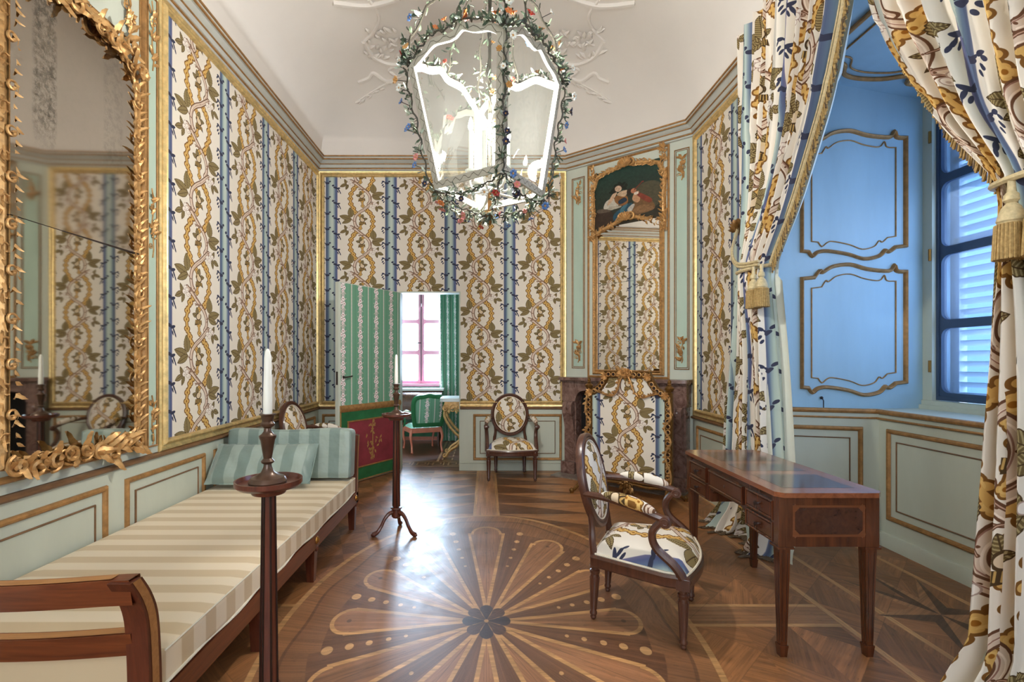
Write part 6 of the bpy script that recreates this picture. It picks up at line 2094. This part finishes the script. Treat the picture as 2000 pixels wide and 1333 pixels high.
for k in range(14):
    x = -1.9 + k * .20
    for (a, b, c, d) in ((0, .16, 0, .025), (0, .022, 0, .20), (0, .12, .175, .20), (.10, .12, .07, .20), (.05, .12, .07, .09), (.14, .16, 0, .20)):
        strip(x + a, x + b, GY0 + .12 + c, GY0 + .12 + d)
strip(-2, 1, GY0 + .06, GY0 + .085); strip(-2, 1, GY0 + .36, GY0 + .385); strip(-.66, -.63, GY0 + .385, 8.2)
for k in range(8):
    y = GY0 + .45 + k * .22
    strip(-.60, -.45, y, y + .02); strip(-.60, -.58, y, y + .16); strip(-.47, -.45, y, y + .16)
mb.build('meander_inlay', M_MEANDER, fl, smooth=False)

mb = MB()
for (a, b) in ((gw[0], (gw[0] + gw[1]) / 2 - .002), ((gw[0] + gw[1]) / 2 + .002, gw[1])):
    n = 3; h = (gw[3] - gw[2]) / n
    for k in range(n): ring(mb, W_GW, a, b, gw[2] + k * h, gw[2] + (k + 1) * h, .030, .055, -.06, -.02)
    ring(mb, W_GW, a, b, gw[2], gw[3], .046, .03, -.07, -.01)
g2 = structure('window_2', mb, M_PINKFRAME, None, 'rose-framed bright window of the green room')
mb = MB(); flat(mb, W_GW, gw[0], gw[1], gw[2], gw[3], -.05, 0, None, -.05); mb.build('pane', M_GLASSW, g2, smooth=False)
mb = MB(); mb.box(gw[0] - .06, gw[1] + .06, GY1 - .10, GY1 + .02, gw[2] - .04, gw[2]); mb.build('sill', M_PINKFRAME, g2, smooth=False)
mb = MB(); c = (gw[0] + gw[1]) / 2; mb.box(c - .006, c + .006, GY1 - .002, GY1 + .014, gw[2] + .05, gw[3] - .02); mb.tube([(c, GY1 - .02, 1.62), (c - .05, GY1 - .03, 1.62), (c - .07, GY1 - .03, 1.60)], .008, 6); mb.build('window_bolt', M_EBONY, g2)


def green_curtain(label, xa, xb, seed, flare):
    t = thing('green_curtain', label, 'curtain', ((xa + xb) / 2, 8.12, 0), 0, 'green curtains of the further window')
    mb = MB(); rnd = random.Random(seed)
    def fn(a, b):
        z = 3.0 * (1 - b) + .01
        w = xb - xa
        x = xa + w * a + flare * b * (1 - a)
        return (x, 8.14 + .035 * math.sin(a * 28 + seed) + .012 * math.sin(a * 61 + b * 3), z)
    mb.grid(fn, 60, 12, 0, None, lambda a, b: ((xb - xa) * a * 2.0 / GREEN_W, 3.0 * (1 - b) / GREEN_H))
    mb.build('drape', M_GREENFAB, t, True, angle=180)
    mb = MB(); mb.tube([(xa - .02, 8.14, 3.02), (xb + .02, 8.14, 3.02)], .012, 8); mb.build('rod', M_BRASS, t, True)


green_curtain('green striped curtain to the doorpost side of the further window', -.80, -.28, 2, .04)
green_curtain('green striped curtain half hidden by the open green door', -1.95, -1.40, 5, 0)

# ---- open jib door leaf, green side towards the room
HX, HY = -1.050, YB - .016
FXL, FYL = -1.545, 5.180
dv = Vector((FXL - HX, FYL - HY)); dl = dv.length; dvn = dv / dl
W_DOOR = wall_matrix((HX, HY), (-dvn.x, -dvn.y), (-dvn.y, dvn.x))
nd = Vector((-dvn.y, dvn.x))
if nd.x < 0: W_DOOR = wall_matrix((HX, HY), (dvn.x, dvn.y), (dvn.y, -dvn.x))
W_DOOR = wall_matrix((FXL, FYL), (-dvn.x, -dvn.y), Vector((-dvn.y, dvn.x)) if True else nd)
mb = MB(); mb.box(0, dl, .012, DZ - .006, -.045, 0, 0, W_DOOR)
door = structure('door_1', mb, M_PAINT, None, 'open jib door, green striped cloth above a crimson panel', smooth=False)
mb = MB(); flat(mb, W_DOOR, .035, dl - .005, .86, DZ - .012, .004, 0, lambda u, v: (u / GREEN_W, v / GREEN_H)); mb.build('cloth_panel', M_GREENFAB, door, smooth=False)
mb = MB(); flat(mb, W_DOOR, .02, dl, .02, .80, .006); mb.build('green_border', M_GREENPAINT, door, smooth=False)
mb = MB(); mb.sweep([(dl, .825), (.02, .825)], [(-.035, 0), (-.035, .012), (-.01, .026), (.01, .026), (.035, .012), (.035, 0)], W_DOOR, False)
mb.sweep(rect(.02, dl, .02, .80), [(0, .006), (.003, .012), (.012, .012), (.014, .006)], W_DOOR)
mb.sweep(rect(.12, dl - .05, .16, .69), [(0, .006), (.004, .018), (.014, .018), (.018, .007)], W_DOOR); mb.build('gilt_moulding', M_GILTD, door)
mb = MB(); flat(mb, W_DOOR, .135, dl - .065, .175, .675, .009); mb.build('crimson_panel', M_REDPANEL, door, smooth=False)
mb = MB(); rnd = random.Random(8)
uc = .50
for k in range(34):
    v = .24 + .40 * rnd.random(); wd = .11 * math.exp(-((v - .42) / .10) ** 2) + .035
    an = rnd.uniform(0, 6.28)
    u = uc + rnd.uniform(-wd, wd)
    q = [(u, v), (u + .035 * math.cos(an), v + .035 * math.sin(an)), (u + .05 * math.cos(an + .5), v + .05 * math.sin(an + .5)), (u + .02 * math.cos(an + .9), v + .02 * math.sin(an + .9))]
    mb.prism(q, .009, .0105, W_DOOR)
mb.prism([(uc - .006, .22), (uc + .006, .22), (uc + .006, .66), (uc - .006, .66)], .009, .0105, W_DOOR)
mb.build('painted_arabesque', plain('ochre_ornament', (176, 136, 78), .5, var=.1), door, smooth=False)
mb = MB(); mb.tube([W_DOOR @ Vector(p) for p in ((.07, 1.16, 0), (.07, 1.16, .045), (.12, 1.165, .05), (.15, 1.17, .05))], .008, 7); mb.lathe([(.016, 0), (.014, .006), (.004, .008)], 12, 0, W_DOOR @ Matrix.Translation((.07, 1.16, .004))); mb.build('handle', M_EBONY, door)
mb = MB(); mb.box(-.003, .001, 1.08, 1.22, -.03, -.006, 0, W_DOOR); mb.build('lock_plate', M_EBONY, door, smooth=False)

# ---- green-room furniture
gc = thing('green_armchair', 'green and coral painted armchair seen through the doorway', 'armchair', (-.95, 7.40, 0), math.radians(203))
gc.scale = (.88, .88, .94)
# front of the chair is local -Y
mb = MB()
seat = [(-.28, -.26), (.28, -.26), (.25, .22), (-.25, .22)]
mb.sweep(seat, [(-.01, .30), (-.014, .34), (-.006, .375), (.02, .375), (.02, .30), (-.01, .30)], None, True); mb.build('seat_rail', M_CORAL, gc)
mb = MB(); vs, us = [], []
for j in range(7):
    for i in range(9):
        a, b = i / 8, j / 6
        y = -.26 + .48 * b; x = (-.28 + .56 * a) * (1 - .10 * b)
        z = .375 + .06 * (1 - abs(2 * a - 1) ** 4) * (1 - abs(2 * b - 1) ** 4)
        vs.append((x, y, z)); us.append((x / GREEN_W, y / GREEN_H))
mb.add(vs, [(j * 9 + i, j * 9 + i + 1, (j + 1) * 9 + i + 1, (j + 1) * 9 + i) for j in range(6) for i in range(8)], 0, None, us); mb.build('seat', M_GREENFAB, gc)
back = catmull([(-.22, .44), (-.25, .60), (-.255, .80), (-.20, .87), (-.08, .885), (0, .90), (.08, .885), (.20, .87), (.255, .80), (.25, .60), (.22, .44)], 5)
Mb_ = Matrix.Translation((0, .24, 0)) @ Matrix.Rotation(math.radians(-10), 4, 'X') @ Matrix(((1, 0, 0, 0), (0, 0, -1, 0), (0, 1, 0, 0), (0, 0, 0, 1)))
mb = MB(); mb.sweep(back[::-1], [(-.03, -.02), (-.032, .016), (0, .026), (.030, .016), (.032, -.02), (0, -.026), (-.03, -.02)], Mb_, True); mb.build('back_frame', M_GREENPAINT, gc)
for w, nm in ((.008, 'backrest'), (-.010, 'outside_back')):
    mb = MB(); n = len(back); cx, cz = 0, .66
    vs = [(cx, cz, w * 3)] + [(p[0] * .9, cz + (p[1] - cz) * .9, w) for p in back]
    mb.add(vs, [(0, 1 + i, 1 + (i + 1) % n) for i in range(n)], 0, Mb_, [(p[0] / GREEN_W + .12, p[1] / GREEN_H) for p in vs]); mb.build(nm, M_GREENFAB, gc)
for sx in (-1, 1):
    for y, nm, m in ((-.24, 'front_leg', M_CORAL), (.21, 'back_leg', M_CORAL)):
        mb = MB(); oy = -.03 if y < 0 else .06
        mb.tube(catmull([(sx * .25, y, .34), (sx * .27, y + oy * .6, .24), (sx * .25, y + oy * .4, .12), (sx * .255, y + oy, .025), (sx * .26, y + oy * 1.3, .0)], 5), [.030, .028, .026, .024, .023, .022, .021, .020, .019, .018, .017, .016, .016, .016, .017, .018, .020, .021, .020, .018, .014], 8)
        mb.build(nm, m, gc)
    mb = MB()
    mb.tube(catmull([(sx * .25, .24, .62), (sx * .30, .10, .60), (sx * .32, -.08, .57), (sx * .31, -.14, .56)], 5), .020, 8)
    mb.tube(catmull([(sx * .31, -.13, .56), (sx * .28, -.10, .46), (sx * .28, -.18, .36)], 5), .018, 8); mb.build('arm', M_GREENPAINT, gc)
    mb = MB(); mb.tube([(sx * .275, .16, .625), (sx * .30, .08, .622), (sx * .315, -.03, .605)], [.02, .032, .02], 10); mb.build('arm_pad', M_PIPING, gc)

bu = thing('bureau', 'reddish roll-top bureau under the bright window of the green room', 'bureau', (-1.15, 7.98, 0))
mb = MB()
Mq = Matrix(((0, 0, 1, -1.62), (1, 0, 0, 7.60 + .08), (0, 1, 0, 0), (0, 0, 0, 1)))
mb.prism(catmull([(0, .62), (0.02, .70), (.10, .80), (.24, .85)], 5) + [(.38, .85), (.38, .56), (0, .56)], 0, .92, Mq); mb.build('roll_top', M_DESK, bu, True, fix=True, smooth=False)
mb = MB(); mb.box(-1.64, -.68, 7.88, 8.07, .85, .885); mb.build('marble_shelf', M_WHITEMARB, bu, True, smooth=False)
mb = MB(); mb.box(-1.62, -.70, 7.67, 8.06, .42, .56); mb.build('drawer_case', M_DESK, bu, True, smooth=False)
for x in (-1.58, -.74):
    for y in (7.71, 8.02):
        mb = MB(); mb.tube([(x, y, .43), (x, y, 0)], [.03, .018], 8); mb.build('leg', M_DESK, bu, True)
for x in (-1.40, -1.16, -.92):
    mb = MB(); mb.box(x - .10, x + .10, 7.658, 7.672, .45, .54); d = mb.build('drawer', M_DESK, bu, True, smooth=False)
    mb = MB(); mb.ball((x, 7.652, .495), .014, 8, 5); mb.build('knob', M_BRASS, d, True)

ct = thing('console_table', 'gilt console table with a white marble top beside the doorpost', 'console table', (-.25, 6.95, 0))
mb = MB(); mb.prism([(-.63, 6.75), (-.59, 6.69), (.10, 6.69), (.10, 7.20), (-.59, 7.20), (-.63, 7.14)], .775, .82); mb.build('marble_top', M_WHITEMARB, ct, True, fix=True, smooth=False)
mb = MB(); mb.sweep(rect(-.57, .06, 6.73, 7.16), [(0, .67), (0, .775), (.02, .775), (.02, .67), (0, .67)])
for k in range(7):
    x = -.55 + k * .10
    scroll(mb, (x, 6.72, .68), (1, 0, 0), (0, 0, 1), .055, 1.3, .011, 1, k)
    acanthus(mb, (x + .03, 6.72, .69), (.3, -.1, -1), (0, -1, 0), .09, .05, .4)
for k in range(4):
    scroll(mb, (-.58, 6.76 + k * .11, .68), (0, 1, 0), (0, 0, 1), .055, 1.3, .011, 1, k)
mb.build('carved_apron', M_GILTC, ct, True)
for (x, y, dx) in ((-.55, 6.76, 1), (-.55, 7.13, 1), (.04, 6.76, -1), (.04, 7.13, -1)):
    mb = MB(); mb.tube(catmull([(x, y, .70), (x - dx * .02, y, .58), (x + dx * .04, y, .45), (x + dx * .14, y, .33), (x + dx * .20, y, .28), (x + dx * .16, y, .18), (x + dx * .05, y, .10), (x, y, .03), (x - dx * .03, y, .02)], 5), .020, 8); scroll(mb, (x - dx * .02, y, .035), (dx, 0, 0), (0, 0, 1), .03, 1.2, .010)
    mb.build('scroll_leg', M_GILTC, ct, True)
mb = MB(); mb.tube(catmull([(-.38, 6.76, .28), (-.27, 6.94, .32), (-.16, 7.13, .28)], 6), .016, 7); mb.tube(catmull([(-.38, 7.13, .28), (-.27, 6.94, .32), (-.16, 6.76, .28)], 6), .016, 7); mb.ball((-.27, 6.94, .34), .04, 10, 6); mb.build('stretcher', M_GILTC, ct, True)
